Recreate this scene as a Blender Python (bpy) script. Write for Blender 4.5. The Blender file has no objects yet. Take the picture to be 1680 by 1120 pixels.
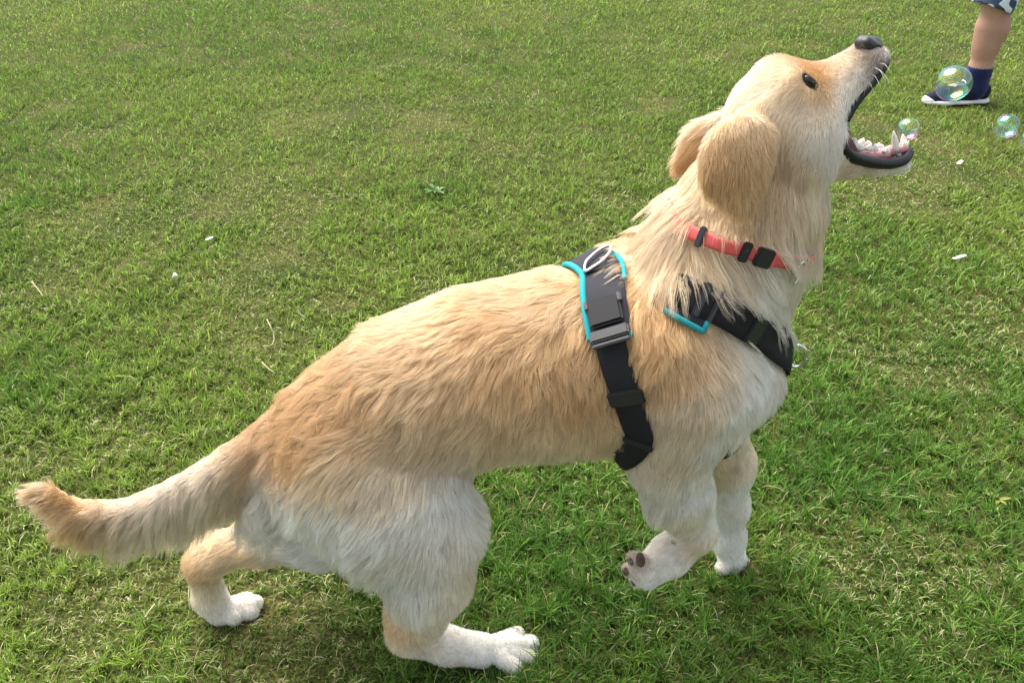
import bpy, math, random, os
import numpy as np
from mathutils import Vector
from mathutils.bvhtree import BVHTree

scene = bpy.context.scene
rng = np.random.default_rng(7)
random.seed(7)
R = math.radians

# ------------------------------------------------------------------ camera
CAM_H, PITCH, FPX = 1.10, R(32.5), 1400.0          # phone held at 1.1 m, looking down
cam = bpy.data.cameras.new('camera')
cam.sensor_width = 36.0
cam.lens = 36.0 * FPX / 1680.0
cam.clip_start, cam.clip_end = 0.02, 2000.0
cam_ob = bpy.data.objects.new('camera', cam)
cam_ob.location = (0, 0, CAM_H)
cam_ob.rotation_euler = (R(90) - PITCH, 0, 0)
scene.collection.objects.link(cam_ob)
scene.camera = cam_ob

# ------------------------------------------------------------------ sky, sun, exposure
SUN_EL, SUN_AZ = R(58), R(-40)                     # azimuth measured from +Y (away from camera) towards +X
world = bpy.data.worlds.new('World'); scene.world = world
world.use_nodes = True
wn, wl = world.node_tree.nodes, world.node_tree.links
sky = wn.new('ShaderNodeTexSky'); sky.sky_type = 'NISHITA'; sky.sun_disc = False
sky.sun_elevation = SUN_EL; sky.sun_rotation = SUN_AZ
sky.air_density = 0.7; sky.dust_density = 4.0; sky.ozone_density = 0.6
bg = wn['Background']; bg.inputs['Strength'].default_value = 0.13
hs = wn.new('ShaderNodeHueSaturation'); hs.inputs['Saturation'].default_value = .42     # thin high cloud: a paler sky
wl.new(sky.outputs[0], hs.inputs['Color']); wl.new(hs.outputs[0], bg.inputs['Color'])
sun = bpy.data.lights.new('sun', 'SUN'); sun.energy = 1.45; sun.angle = R(55); sun.color = (1.0, 0.95, 0.86)
sun_ob = bpy.data.objects.new('sun', sun); scene.collection.objects.link(sun_ob)
sdir = Vector((math.sin(SUN_AZ) * math.cos(SUN_EL), math.cos(SUN_AZ) * math.cos(SUN_EL), math.sin(SUN_EL)))
sun_ob.rotation_euler = sdir.to_track_quat('Z', 'Y').to_euler(); sun_ob.location = (0, 0, 5)
scene.view_settings.view_transform = 'Standard'; scene.view_settings.look = 'None'
scene.view_settings.gamma = 1.0; scene.view_settings.exposure = 1.74
scene.view_settings.use_curve_mapping = False
scene.render.engine = 'CYCLES'
scene.cycles.use_denoising = True
scene.cycles.max_bounces = 10; scene.cycles.diffuse_bounces = 4; scene.cycles.glossy_bounces = 4
scene.cycles.transmission_bounces = 8; scene.cycles.transparent_max_bounces = 12
scene.cycles.sample_clamp_indirect = 6.0
scene.cycles_curves.shape = 'THICK'
scene.cycles_curves.subdivisions = 2

# ------------------------------------------------------------------ small helpers
def link(o, parent=None):
    scene.collection.objects.link(o)
    if parent is not None: o.parent = parent
    return o

def tag(o, label=None, cat=None, group=None, kind=None):
    if label: o['label'] = label
    if cat: o['category'] = cat
    if group: o['group'] = group
    if kind: o['kind'] = kind
    return o

def np_mesh(name, V, F, mat=None, parent=None, smooth=True, cols=None):
    """F: (n,4) or (n,3) int array, or a list of such arrays"""
    if not isinstance(F, list): F = [F]
    me = bpy.data.meshes.new(name)
    V = np.ascontiguousarray(V, dtype=np.float32)
    me.vertices.add(len(V)); me.vertices.foreach_set('co', V.ravel())
    idx = np.concatenate([f.ravel() for f in F]).astype(np.int32)
    sizes = np.concatenate([np.full(len(f), f.shape[1], np.int32) for f in F])
    starts = np.concatenate([[0], np.cumsum(sizes)[:-1]]).astype(np.int32)
    me.loops.add(len(idx)); me.loops.foreach_set('vertex_index', idx)
    me.polygons.add(len(sizes)); me.polygons.foreach_set('loop_start', starts)
    me.update(calc_edges=True)
    me.polygons.foreach_set('use_smooth', np.full(len(sizes), smooth, bool))
    if cols is not None:
        at = me.attributes.new('tint', 'FLOAT_COLOR', 'POINT')
        c4 = np.ones((len(V), 4), np.float32); c4[:, :3] = cols
        at.data.foreach_set('color', c4.ravel())
    if mat: me.materials.append(mat)
    return link(bpy.data.objects.new(name, me), parent)

def vnoise2(x, y, seed=0):
    """smooth 2-D value noise, 0..1"""
    r = np.random.default_rng(seed); T = r.random((256, 256)).astype(np.float32)
    xi, yi = np.floor(x).astype(int), np.floor(y).astype(int)
    fx, fy = x - xi, y - yi
    fx = fx * fx * (3 - 2 * fx); fy = fy * fy * (3 - 2 * fy)
    g = lambda a, b: T[a & 255, b & 255]
    return (g(xi, yi) * (1 - fx) + g(xi + 1, yi) * fx) * (1 - fy) + (g(xi, yi + 1) * (1 - fx) + g(xi + 1, yi + 1) * fx) * fy

def vnoise3(p, seed=0):
    r = np.random.default_rng(seed); T = r.random((64, 64, 64)).astype(np.float32)
    i = np.floor(p).astype(int); f = p - i; f = f * f * (3 - 2 * f)
    out = 0
    for dx in (0, 1):
        for dy in (0, 1):
            for dz in (0, 1):
                w = (f[:, 0] if dx else 1 - f[:, 0]) * (f[:, 1] if dy else 1 - f[:, 1]) * (f[:, 2] if dz else 1 - f[:, 2])
                out = out + w * T[(i[:, 0] + dx) & 63, (i[:, 1] + dy) & 63, (i[:, 2] + dz) & 63]
    return out

def material(name, color=(.5, .5, .5), rough=.5, spec=.5, noise=None, metallic=0., bump=None, attr=None, sheen=0):
    """principled material; noise=(scale, dark factor) mottles the colour, bump=(scale, strength), attr = colour attribute"""
    m = bpy.data.materials.new(name); m.use_nodes = True
    n, l = m.node_tree.nodes, m.node_tree.links
    b = n['Principled BSDF']
    b.inputs['Roughness'].default_value = rough; b.inputs['Metallic'].default_value = metallic
    b.inputs['Specular IOR Level'].default_value = spec
    b.inputs['Sheen Weight'].default_value = sheen
    src = None
    if attr:
        a = n.new('ShaderNodeAttribute'); a.attribute_name = attr; src = a.outputs['Color']
    else:
        c = n.new('ShaderNodeRGB'); c.outputs[0].default_value = (*color, 1); src = c.outputs[0]
    tc = n.new('ShaderNodeTexCoord')
    if noise:
        t = n.new('ShaderNodeTexNoise'); t.inputs['Scale'].default_value = noise[0]; t.inputs['Detail'].default_value = 4
        l.new(tc.outputs['Object'], t.inputs['Vector'])
        mr = n.new('ShaderNodeMapRange'); mr.inputs['From Min'].default_value = .3; mr.inputs['From Max'].default_value = .7
        mr.inputs['To Min'].default_value = noise[1]; mr.inputs['To Max'].default_value = 1.08
        l.new(t.outputs['Fac'], mr.inputs['Value'])
        mx = n.new('ShaderNodeMix'); mx.data_type = 'RGBA'; mx.blend_type = 'MULTIPLY'; mx.inputs['Factor'].default_value = 1
        l.new(src, mx.inputs[6]); l.new(mr.outputs[0], mx.inputs[7]); src = mx.outputs[2]
    l.new(src, b.inputs['Base Color'])
    if bump:
        t2 = n.new('ShaderNodeTexNoise'); t2.inputs['Scale'].default_value = bump[0]; t2.inputs['Detail'].default_value = 5
        l.new(tc.outputs['Object'], t2.inputs['Vector'])
        bp = n.new('ShaderNodeBump'); bp.inputs['Strength'].default_value = bump[1]; bp.inputs['Distance'].default_value = .002
        l.new(t2.outputs['Fac'], bp.inputs['Height']); l.new(bp.outputs[0], b.inputs['Normal'])
    return m

# ------------------------------------------------------------------ signed distance modelling
# prim = dict(a, b, ra, rb, k, ax (unit axis), sc (squash along axis), sub, grp)
def prim(a, b, ra, rb, k=.02, ax=None, sc=1., sub=False, grp=''):
    return dict(a=np.array(a, float), b=np.array(b, float), ra=ra, rb=rb, k=k, ax=None if ax is None else np.array(ax, float), sc=sc, sub=sub, grp=grp)

def prim_dist(pr, X, Y, Z):
    a, b = pr['a'], pr['b']
    px, py, pz = X - a[0], Y - a[1], Z - a[2]
    ab = b - a
    if pr['ax'] is not None:
        ax, s = pr['ax'], pr['sc'] - 1
        q = (px * ax[0] + py * ax[1] + pz * ax[2]) * s
        px, py, pz = px + q * ax[0], py + q * ax[1], pz + q * ax[2]
        ab = ab + ax * (ab @ ax) * s
    L = ab @ ab
    t = np.clip((px * ab[0] + py * ab[1] + pz * ab[2]) / L, 0, 1) if L > 1e-12 else 0.
    d = np.sqrt((px - t * ab[0]) ** 2 + (py - t * ab[1]) ** 2 + (pz - t * ab[2]) ** 2) - (pr['ra'] + t * (pr['rb'] - pr['ra']))
    if pr['ax'] is not None: d = d / (1 + .35 * (pr['sc'] - 1))
    return d

class Field:
    def __init__(self, prims, h, margin=.03):
        self.h = h
        rr = [max(p['ra'], p['rb']) for p in prims]
        lo = np.min([np.minimum(p['a'], p['b']) - r for p, r in zip(prims, rr) if not p['sub']], axis=0) - margin
        hi = np.max([np.maximum(p['a'], p['b']) + r for p, r in zip(prims, rr) if not p['sub']], axis=0) + margin
        self.lo = lo; n = np.ceil((hi - lo) / h).astype(int) + 1; self.n = n
        f = np.full(n, 2 * margin, np.float32)
        axs = [(lo[i] + h * np.arange(n[i])).astype(np.float32) for i in range(3)]
        for p, r in zip(prims, rr):
            m = r + margin + p['k']
            s = np.clip(np.floor((np.minimum(p['a'], p['b']) - m - lo) / h).astype(int), 0, n)
            e = np.clip(np.ceil((np.maximum(p['a'], p['b']) + m - lo) / h).astype(int) + 1, 0, n)
            if np.any(e <= s): continue
            sl = tuple(slice(s[i], e[i]) for i in range(3))
            X = axs[0][sl[0]][:, None, None]; Y = axs[1][sl[1]][None, :, None]; Z = axs[2][sl[2]][None, None, :]
            d = prim_dist(p, X, Y, Z).astype(np.float32); a = f[sl]; k = p['k']
            if p['sub']:
                d = -d; hh = np.clip(.5 - .5 * (d - a) / k, 0, 1)
                f[sl] = d + (a - d) * hh + k * hh * (1 - hh)
            else:
                hh = np.clip(.5 + .5 * (d - a) / k, 0, 1)
                f[sl] = d + (a - d) * hh - k * hh * (1 - hh)
        self.f = f
    def val(self, P):
        q = (P - self.lo) / self.h; q = np.clip(q, 0, self.n - 1.001); i = q.astype(np.int64); t = (q - i).astype(np.float32)
        f, n = self.f.ravel(), self.n
        base = (i[:, 0] * n[1] + i[:, 1]) * n[2] + i[:, 2]
        o = 0
        for dx in (0, 1):
            for dy in (0, 1):
                for dz in (0, 1):
                    w = (t[:, 0] if dx else 1 - t[:, 0]) * (t[:, 1] if dy else 1 - t[:, 1]) * (t[:, 2] if dz else 1 - t[:, 2])
                    o = o + w * f[base + (dx * n[1] + dy) * n[2] + dz]
        return o
    def grad(self, P, e=None):
        e = e or 1.5 * self.h
        g = np.stack([self.val(P + d) - self.val(P - d) for d in np.eye(3) * e], 1)
        return g / (np.linalg.norm(g, axis=1, keepdims=True) + 1e-9)
    def mesh(self):
        """naive surface nets"""
        f, h = self.f, self.h
        s = f < 0
        c = np.zeros(np.array(f.shape) - 1, np.uint8)
        for dx in (0, 1):
            for dy in (0, 1):
                for dz in (0, 1):
                    c += s[dx:f.shape[0] - 1 + dx, dy:f.shape[1] - 1 + dy, dz:f.shape[2] - 1 + dz]
        act = (c > 0) & (c < 8)
        I = np.argwhere(act); idx = np.full(c.shape, -1, np.int32); idx[act] = np.arange(len(I))
        V = np.zeros((len(I), 3)); cnt = np.zeros(len(I))
        cor = [(a, b, d) for a in (0, 1) for b in (0, 1) for d in (0, 1)]
        for a in cor:
            for b in cor:
                if sum(b) - sum(a) == 1 and all(y >= x for x, y in zip(a, b)):
                    fa = f[I[:, 0] + a[0], I[:, 1] + a[1], I[:, 2] + a[2]]; fb = f[I[:, 0] + b[0], I[:, 1] + b[1], I[:, 2] + b[2]]
                    m = (fa < 0) != (fb < 0)
                    t = np.where(m, fa / np.where(m, fa - fb, 1), 0)[:, None]
                    V += np.where(m[:, None], np.array(a) + t * (np.array(b) - np.array(a)), 0); cnt += m
        V = self.lo + h * (I + V / cnt[:, None])
        Q = []
        for ax in range(3):
            o1, o2 = [(1, 2), (2, 0), (0, 1)][ax]
            sa = [slice(None)] * 3; sb = [slice(None)] * 3
            sa[ax] = slice(0, -1); sb[ax] = slice(1, None)
            A, B = s[tuple(sa)], s[tuple(sb)]
            E = np.argwhere(A != B)
            ok = (E[:, o1] > 0) & (E[:, o2] > 0) & (E[:, o1] < f.shape[o1] - 1) & (E[:, o2] < f.shape[o2] - 1)
            E = E[ok]; flip = ~A[E[:, 0], E[:, 1], E[:, 2]]
            def cell(d1, d2):
                K = E.copy(); K[:, o1] -= d1; K[:, o2] -= d2
                return idx[K[:, 0], K[:, 1], K[:, 2]]
            q = np.stack([cell(1, 1), cell(0, 1), cell(0, 0), cell(1, 0)], 1)
            q[flip] = q[flip][:, ::-1]
            Q.append(q)
        Q = np.concatenate(Q)
        return V, Q

def sdf_object(name, prims, h, mat, parent=None, margin=.01):
    F = Field(prims, h, margin); V, Q = F.mesh()
    # two light smoothing passes along the field keep the nets even
    return np_mesh(name, V, Q, mat, parent)

def tube(path, rad, n=8, cap=True):
    """swept tube: vertices, quads"""
    path = np.asarray(path, float); m = len(path); rad = np.broadcast_to(rad, (m,))
    T = np.gradient(path, axis=0); T /= np.linalg.norm(T, axis=1, keepdims=True) + 1e-12
    up = np.array([0, 0, 1.]); 
    if abs(T[0] @ up) > .9: up = np.array([1., 0, 0])
    N = np.cross(T[0], up); N /= np.linalg.norm(N); V = []
    for i in range(m):
        N = N - T[i] * (N @ T[i]); N /= np.linalg.norm(N); B = np.cross(T[i], N)
        for j in range(n):
            a = 2 * math.pi * j / n; V.append(path[i] + rad[i] * (math.cos(a) * N + math.sin(a) * B))
    F = [(i * n + j, i * n + (j + 1) % n, (i + 1) * n + (j + 1) % n, (i + 1) * n + j) for i in range(m - 1) for j in range(n)]
    V = np.array(V); Fs = [np.array(F)]
    if cap:
        V = np.vstack([V, path[0], path[-1]]); c0, c1 = m * n, m * n + 1
        Fs.append(np.array([(c0, (j + 1) % n, j) for j in range(n)] + [(c1, (m - 1) * n + j, (m - 1) * n + (j + 1) % n) for j in range(n)]))
    return V, Fs

def smooth_path(pts, n=40, closed=False):
    """Catmull-Rom through the points"""
    P = np.asarray(pts, float)
    P = np.vstack([P[-1], P, P[0], P[1]]) if closed else np.vstack([2 * P[0] - P[1], P, 2 * P[-1] - P[-2]])
    seg = len(P) - 3; out = []
    for u in np.linspace(0, seg, n, endpoint=not closed):
        i = min(int(u), seg - 1); t = u - i; a, b, c, d = P[i:i + 4]
        out.append(.5 * (2 * b + (c - a) * t + (2 * a - 5 * b + 4 * c - d) * t * t + (3 * b - a - 3 * c + d) * t ** 3))
    return np.array(out)

# ------------------------------------------------------------------ where things stand
sp, cp = math.sin(PITCH), math.cos(PITCH)
CAMP = np.array([0, 0, CAM_H])
def ray(px, py):
    u, v = (px - 840) / FPX, (py - 560) / FPX
    return np.array([u, cp - v * sp, -sp - v * cp])
def on_ground(px, py, z=0.):
    d = ray(px, py); return CAMP + d * ((z - CAM_H) / d[2])
def at_depth(px, py, depth):
    return CAMP + ray(px, py) * depth
# the dog's own frame: heading e_s, towards its right flank e_w, standing on y = .903 at x = 0
YAW = math.atan(.135)
DO = np.array([0, .903, 0]); ES = np.array([math.cos(YAW), math.sin(YAW), 0]); EW = np.array([math.sin(YAW), -math.cos(YAW), 0])
def D(px, py, w):
    d = ray(px, py); t = (w - (CAMP - DO) @ EW) / (d @ EW); return CAMP + d * t
def Rpx(p, r):
    return r * ((p - CAMP) @ np.array([0, cp, -sp])) / FPX
def mirror(P):
    P = np.asarray(P, float); w = (P - DO) @ EW
    return P - 2 * w[..., None] * EW
# ================================================================== GROUND AND GRASS
def ground_material():
    m = bpy.data.materials.new('turf_soil'); m.use_nodes = True
    n, l = m.node_tree.nodes, m.node_tree.links; b = n['Principled BSDF']
    b.inputs['Roughness'].default_value = .95; b.inputs['Specular IOR Level'].default_value = .1
    tc = n.new('ShaderNodeTexCoord')
    t1 = n.new('ShaderNodeTexNoise'); t1.inputs['Scale'].default_value = 4; t1.inputs['Detail'].default_value = 6
    t2 = n.new('ShaderNodeTexNoise'); t2.inputs['Scale'].default_value = 160; t2.inputs['Detail'].default_value = 4
    for t in (t1, t2): l.new(tc.outputs['Object'], t.inputs['Vector'])
    r1 = n.new('ShaderNodeValToRGB'); e = r1.color_ramp.elements
    e[0].position = .35; e[0].color = (.035, .055, .012, 1); e[1].position = .7; e[1].color = (.095, .095, .038, 1)
    r2 = n.new('ShaderNodeValToRGB'); e = r2.color_ramp.elements
    e[0].position = .38; e[0].color = (.35, .35, .3, 1); e[1].position = .62; e[1].color = (1.5, 1.4, 1.1, 1)
    l.new(t1.outputs['Fac'], r1.inputs[0]); l.new(t2.outputs['Fac'], r2.inputs[0])
    mx = n.new('ShaderNodeMix'); mx.data_type = 'RGBA'; mx.blend_type = 'MULTIPLY'; mx.inputs['Factor'].default_value = 1
    l.new(r1.outputs[0], mx.inputs[6]); l.new(r2.outputs[0], mx.inputs[7]); l.new(mx.outputs[2], b.inputs['Base Color'])
    bp = n.new('ShaderNodeBump'); bp.inputs['Strength'].default_value = .6; bp.inputs['Distance'].default_value = .01
    l.new(t2.outputs['Fac'], bp.inputs['Height']); l.new(bp.outputs[0], b.inputs['Normal'])
    return m

def make_ground():
    rad = [0, .5, 1, 2, 4, 8, 16, 40, 100, 300, 900]; nseg = 48; V = [(0, 2, 0)]; F3 = []; F4 = []
    for r in rad[1:]:
        for j in range(nseg):
            a = 2 * math.pi * j / nseg; V.append((r * math.cos(a), 2 + r * math.sin(a), 0))
    for j in range(nseg): F3.append((0, 1 + j, 1 + (j + 1) % nseg))
    for i in range(len(rad) - 2):
        for j in range(nseg):
            a, b = 1 + i * nseg + j, 1 + i * nseg + (j + 1) % nseg
            F4.append((a, a + nseg, b + nseg, b))
    g = np_mesh('lawn_ground', np.array(V), [np.array(F3), np.array(F4)], ground_material())
    tag(g, kind='structure')
make_ground()

def blade_material():
    m = bpy.data.materials.new('grass_blade'); m.use_nodes = True
    n, l = m.node_tree.nodes, m.node_tree.links; n.remove(n['Principled BSDF'])
    a = n.new('ShaderNodeAttribute'); a.attribute_name = 'tint'
    d = n.new('ShaderNodeBsdfDiffuse'); t = n.new('ShaderNodeBsdfTranslucent'); g = n.new('ShaderNodeBsdfGlossy')
    g.inputs['Roughness'].default_value = .5; g.inputs['Color'].default_value = (.9, .9, .75, 1)
    m1 = n.new('ShaderNodeMixShader'); m1.inputs[0].default_value = .46
    m2 = n.new('ShaderNodeMixShader'); m2.inputs[0].default_value = .022
    l.new(a.outputs['Color'], d.inputs['Color']); l.new(a.outputs['Color'], t.inputs['Color'])
    l.new(d.outputs[0], m1.inputs[1]); l.new(t.outputs[0], m1.inputs[2])
    l.new(m1.outputs[0], m2.inputs[1]); l.new(g.outputs[0], m2.inputs[2])
    l.new(m2.outputs[0], n['Material Output'].inputs['Surface'])
    return m

def hsv_mix(a, b, t): return np.array(a)[None, :] * (1 - t[:, None]) + np.array(b)[None, :] * t[:, None]

def grass_patch(name, y0, y1, dens, wid, hmul, mat, keep_out=None, seed=1):
    """blades over the trapezoid of lawn between two distances"""
    r = np.random.default_rng(seed)
    a = (1.9 + 1.48 * (y0 + y1) / 2) * (y1 - y0)
    n = int(a * dens)
    Y = r.uniform(y0, y1, n * 2); X = r.uniform(-1, 1, n * 2) * (.95 + .74 * y1)
    k = np.abs(X) < .95 + .74 * Y
    X, Y = X[k][:n], Y[k][:n]
    # tufts: pull some blades towards tuft centres
    tx, ty = np.floor(X / .035), np.floor(Y / .035)
    h1 = np.modf(np.abs(np.sin(tx * 127.1 + ty * 311.7) * 43758.5))[0]; h2 = np.modf(np.abs(np.sin(tx * 269.5 + ty * 183.3) * 24634.6))[0]
    pull = (r.random(len(X)) < .55) * .7
    X = X + pull * ((tx + h1) * .035 - X); Y = Y + pull * ((ty + h2) * .035 - Y)
    big = vnoise2(X * 1.1 + 31, Y * 1.1 + 7, 3); mid = vnoise2(X * 4.5, Y * 4.5, 4); fine = vnoise2(X * 17, Y * 17, 5)
    lush = .45 * big + .35 * mid + .2 * fine                       # 0..1
    bare = np.clip((vnoise2(X * 3.1 + 50, Y * 3.1 + 90, 6) * .6 + vnoise2(X * 9, Y * 9, 8) * .4 - .60) * 5, 0, 1)
    # hand-placed worn and lush spots, and the dog's shade painted as darker grass
    def spot(px, py, rad):
        c = on_ground(px, py); return np.exp(-((X - c[0]) ** 2 + (Y - c[1]) ** 2) / rad ** 2)
    for q in ((840, 165, .16), (840, 255, .13), (700, 215, .2), (1640, 545, .14), (435, 560, .11), (60, 470, .13), (180, 360, .16), (520, 200, .2), (1080, 420, .1)):
        bare = np.clip(bare + .75 * spot(*q), 0, 1)
    for q in ((1330, 760, .17), (715, 322, .12), (900, 900, .22), (1010, 30, .45), (330, 25, .5), (60, 640, .15), (560, 890, .12)):  # the ones under and right of the dog double as painted shade
        lush = np.clip(lush + .38 * spot(*q), 0, 1); bare = bare * (1 - .8 * spot(*q))
    keep = r.random(len(X)) > bare * .32
    if keep_out is not None: keep &= ~keep_out(X, Y)
    lime = .45 * spot(680, 40, .75)
    X, Y, lush, bare, fine, mid, big, h1, h2 = (q[keep] for q in (X, Y, lush, bare, fine, mid, big, h1, h2)); n = len(X)
    tuftc = np.modf(h1 * 7.31 + h2 * 3.77)[0]
    H = hmul * r.gamma(7, 1 / 7., n) * (.0125 + .0145 * lush) * (1 - .45 * bare) * (.62 + .75 * np.modf(h1 * 5.1 + h2 * 9.3)[0])
    lift = .016 * vnoise2(X * 8 + 3, Y * 8 + 11, 12) * vnoise2(X * 21, Y * 21, 13) * (1 - bare)
    # blades are trodden flat under paws and shoe
    for px, py, rad in ((840, 1075, .040), (790, 1072, .032), (745, 1068, .025), (395, 1003, .032), (350, 1008, .022), (1204, 936, .030), (1565, 176, .07), (1605, 172, .06)):
        c = on_ground(px, py); H = H * (1 - .82 * np.exp(-(((X - c[0]) ** 2 + (Y - c[1]) ** 2) / rad ** 2) ** 2))
    az = r.uniform(0, 2 * math.pi, n) + .0
    lean = np.clip(r.normal(.85, .35, n), .1, 1.5)                  # radians from upright at the tip
    straw = r.random(n) < (.02 + .30 * bare + .06 * (1 - lush))
    lean = np.where(straw, r.uniform(1.1, 1.5, n), lean)
    H = np.where(straw, H * .75, H)
    W = wid * r.uniform(.6, 1.25, n) * np.where(straw, .7, 1)
    dirv = np.stack([np.cos(az), np.sin(az)], 1); side = np.stack([-dirv[:, 1], dirv[:, 0]], 1)
    tw = r.normal(0, .5, n); side = side * np.cos(tw)[:, None]
    L1 = .55 * lean; L2 = lean
    def node(hh, off, base):
        return base + np.concatenate([dirv * off[:, None], hh[:, None]], 1)
    B0 = np.stack([X, Y, np.where(straw, r.uniform(.002, .016, n), -.002) + lift * .9], 1)
    M1 = node(H * .45 * np.cos(L1), H * .45 * np.sin(L1), B0)
    M2 = node(H * .33 * np.cos(L2), H * .33 * np.sin(L2), M1)
    L3 = np.minimum(L2 * 1.22, 1.75)
    T = node(H * .28 * np.cos(L3), H * .28 * np.sin(L3), M2)
    M2[:, 2] = np.maximum(M2[:, 2], .003); T[:, 2] = np.maximum(T[:, 2], .002)
    s3 = np.concatenate([side, np.sin(tw)[:, None] * .6], 1) * (W / 2)[:, None]
    V = np.stack([B0 - s3 * .8, B0 + s3 * .8, M1 - s3, M1 + s3, M2 - s3 * .75, M2 + s3 * .75, T], 1)
    i0 = (np.arange(n) * 7)[:, None]
    F4 = np.concatenate([i0 + np.array([[0, 1, 3, 2]]), i0 + np.array([[2, 3, 5, 4]])]); F3 = i0 + np.array([[4, 5, 6]])
    if y0 > 2.5: F4 = i0 + np.array([[0, 1, 5, 4]])
    # colours: blade colour, plus the shade painted near the dog through lush
    c = hsv_mix((.165, .25, .036), (.066, .158, .018), np.clip((lush - .5) * 2.6 + .45 + r.normal(0, .28, n), 0, 1))
    yel = np.clip(r.normal(.14, .25, n) + .9 * (mid - .5) + .5 * (.5 - big) + lime[keep], 0, 1); c = c * (1 - .6 * yel[:, None]) + np.array((.26, .35, .055)) * .6 * yel[:, None]
    sc = hsv_mix((.50, .46, .24), (.28, .24, .11), r.random(n)); c = np.where(straw[:, None], sc, c)
    c = c * (np.exp(r.normal(0, .25, n)) * (.90 + .46 * tuftc))[:, None]; c = np.minimum(c, .62)
    cv = np.repeat(c[:, None, :], 7, 1)
    cv[:, 0:2] = cv[:, 0:2] * .6 + np.array((.13, .15, .05)) * .4    # pale sheath at the base of each blade
    cv[:, 6] *= 1.12
    return V.reshape(-1, 3), F4, F3, cv.reshape(-1, 3)

GRASS_LEVELS = [(.25, 1.0, 80000, .0018, 1.0), (1.0, 1.7, 60000, .0021, 1.0), (1.7, 2.7, 26000, .0029, 1.05), (2.7, 4.2, 15000, .0036, 1.0), (4.2, 7.5, 5500, .0054, 1.05)]
def make_grass():
    Vs, F4s, F3s, Cs = [], [], [], []; o = 0; m = blade_material()
    for i, (a, b, d, w, hm) in enumerate(GRASS_LEVELS):
        V, F4, F3, c = grass_patch('grass', a, b, d, w, hm, m, None, 20 + i)
        Vs.append(V); F4s.append(F4 + o); F3s.append(F3 + o); Cs.append(c); o += len(V)
    g = np_mesh('grass', np.concatenate(Vs), [np.concatenate(F4s), np.concatenate(F3s)], m, None, True, np.concatenate(Cs))
    tag(g, 'short green lawn grass with worn and straw coloured patches', 'grass', kind='stuff')
    print('GRASS blades', o // 7)
make_grass()
# ================================================================== THE DOG: one continuous body
PR = []
def C(g, *pts, k=.03, sc=1., both=False):
    """chain of round cones through (px, py, w, r_px)"""
    for (a, b) in zip(pts[:-1], pts[1:]):
        for s in ((1, -1) if both else (1,)):
            A, B = D(*a[:3]), D(*b[:3])
            ra, rb = Rpx(A, a[3]), Rpx(B, b[3])
            if s < 0: A, B = mirror(A), mirror(B)
            PR.append(prim(A, B, ra, rb, k, EW if sc != 1 else None, sc, False, g))
def S(g, *p, **kw):
    q = (p[0] + .3, p[1], p[2], p[3]); C(g, p, q, **kw)

# trunk
C('torso', (505, 735, 0, 76), (590, 702, 0, 106), (690, 648, 0, 122), (800, 614, 0, 131), (920, 598, 0, 139), (1020, 588, 0, 138), (1120, 578, 0, 132), k=.04, sc=1.12)
C('torso', (1120, 600, 0, 124), (1185, 598, 0, 94), k=.04)
C('torso', (1080, 560, .055, 95), (1130, 640, .06, 88), k=.05, both=True)     # shoulders
# neck and ruff
C('neck', (1108, 520, 0, 104), (1168, 430, 0, 103), (1225, 345, 0, 96), (1265, 265, 0, 84), k=.04, sc=1.05)
C('neck', (1292, 330, 0, 38), (1252, 430, 0, 38), (1225, 520, 0, 42), k=.05)
# head
C('head', (1268, 190, 0, 70), (1305, 215, 0, 72), k=.03, sc=1.0)
C('head', (1290, 150, 0, 42), (1325, 165, 0, 46), k=.03, sc=.95)
C('head', (1300, 142, .024, 26), (1318, 150, .026, 24), k=.015, both=True)     # brows
C('head', (1315, 215, .026, 44), (1330, 245, .022, 35), k=.03, both=True)     # cheeks
C('head', (1372, 222, .030, 13), (1384, 246, .031, 13), (1406, 264, .027, 12), k=.014, both=True)   # corners of the mouth
C('head', (1328, 165, 0, 48), (1378, 138, 0, 32), (1422, 95, 0, 24), k=.02, sc=1.05)
C('head', (1400, 130, .010, 20), (1432, 98, .008, 19), k=.012, both=True)      # lip pads
C('head', (1350, 185, .014, 30), (1400, 135, .012, 20), k=.015, both=True)
# lower jaw
C('head', (1335, 258, .020, 34), (1385, 272, .020, 14), (1440, 271, .017, 11), (1478, 266, .010, 12), k=.014, both=True)
C('head', (1345, 262, 0, 28), (1400, 273, 0, 10), (1475, 268, 0, 10), k=.012)
# ears
C('ear', (1238, 194, .036, 13), (1218, 238, .064, 31), (1208, 284, .076, 37), (1217, 338, .081, 13), k=.024, sc=4.0)
C('ear', (1224, 200, .036, 10), (1192, 248, .068, 22), (1192, 286, .077, 18), k=.016, sc=3.0)
C('ear_far', (1196, 200, -.064, 22), (1155, 232, -.078, 32), (1124, 264, -.085, 18), k=.010, sc=2.2)
# right fore leg, lifted, wrist folded back
C('fore_near', (1120, 640, .075, 90), (1098, 745, .085, 62), k=.04)
C('fore_near', (1096, 745, .085, 58), (1112, 805, .085, 50), (1140, 868, .082, 31), k=.02)
C('fore_near', (1140, 872, .082, 30), (1098, 912, .080, 29), (1062, 936, .078, 26), k=.012)
for q in ((1040, 916, .090, 11), (1034, 934, .082, 12.5), (1046, 950, .072, 12.5), (1064, 954, .062, 12)):
    C('fore_near', (1070, 930, .078, 15), q, k=.005)
# left fore leg, on the ground
C('fore_far', (1150, 690, -.065, 70), (1188, 760, -.068, 42), (1196, 830, -.068, 25), (1194, 880, -.068, 21), (1200, 912, -.066, 22), k=.025)
for q in ((1186, 931, -.052, 12), (1199, 937, -.057, 13), (1213, 936, -.067, 13), (1222, 927, -.078, 12)):
    C('fore_far', (1202, 912, -.066, 16), q, k=.003)
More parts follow.
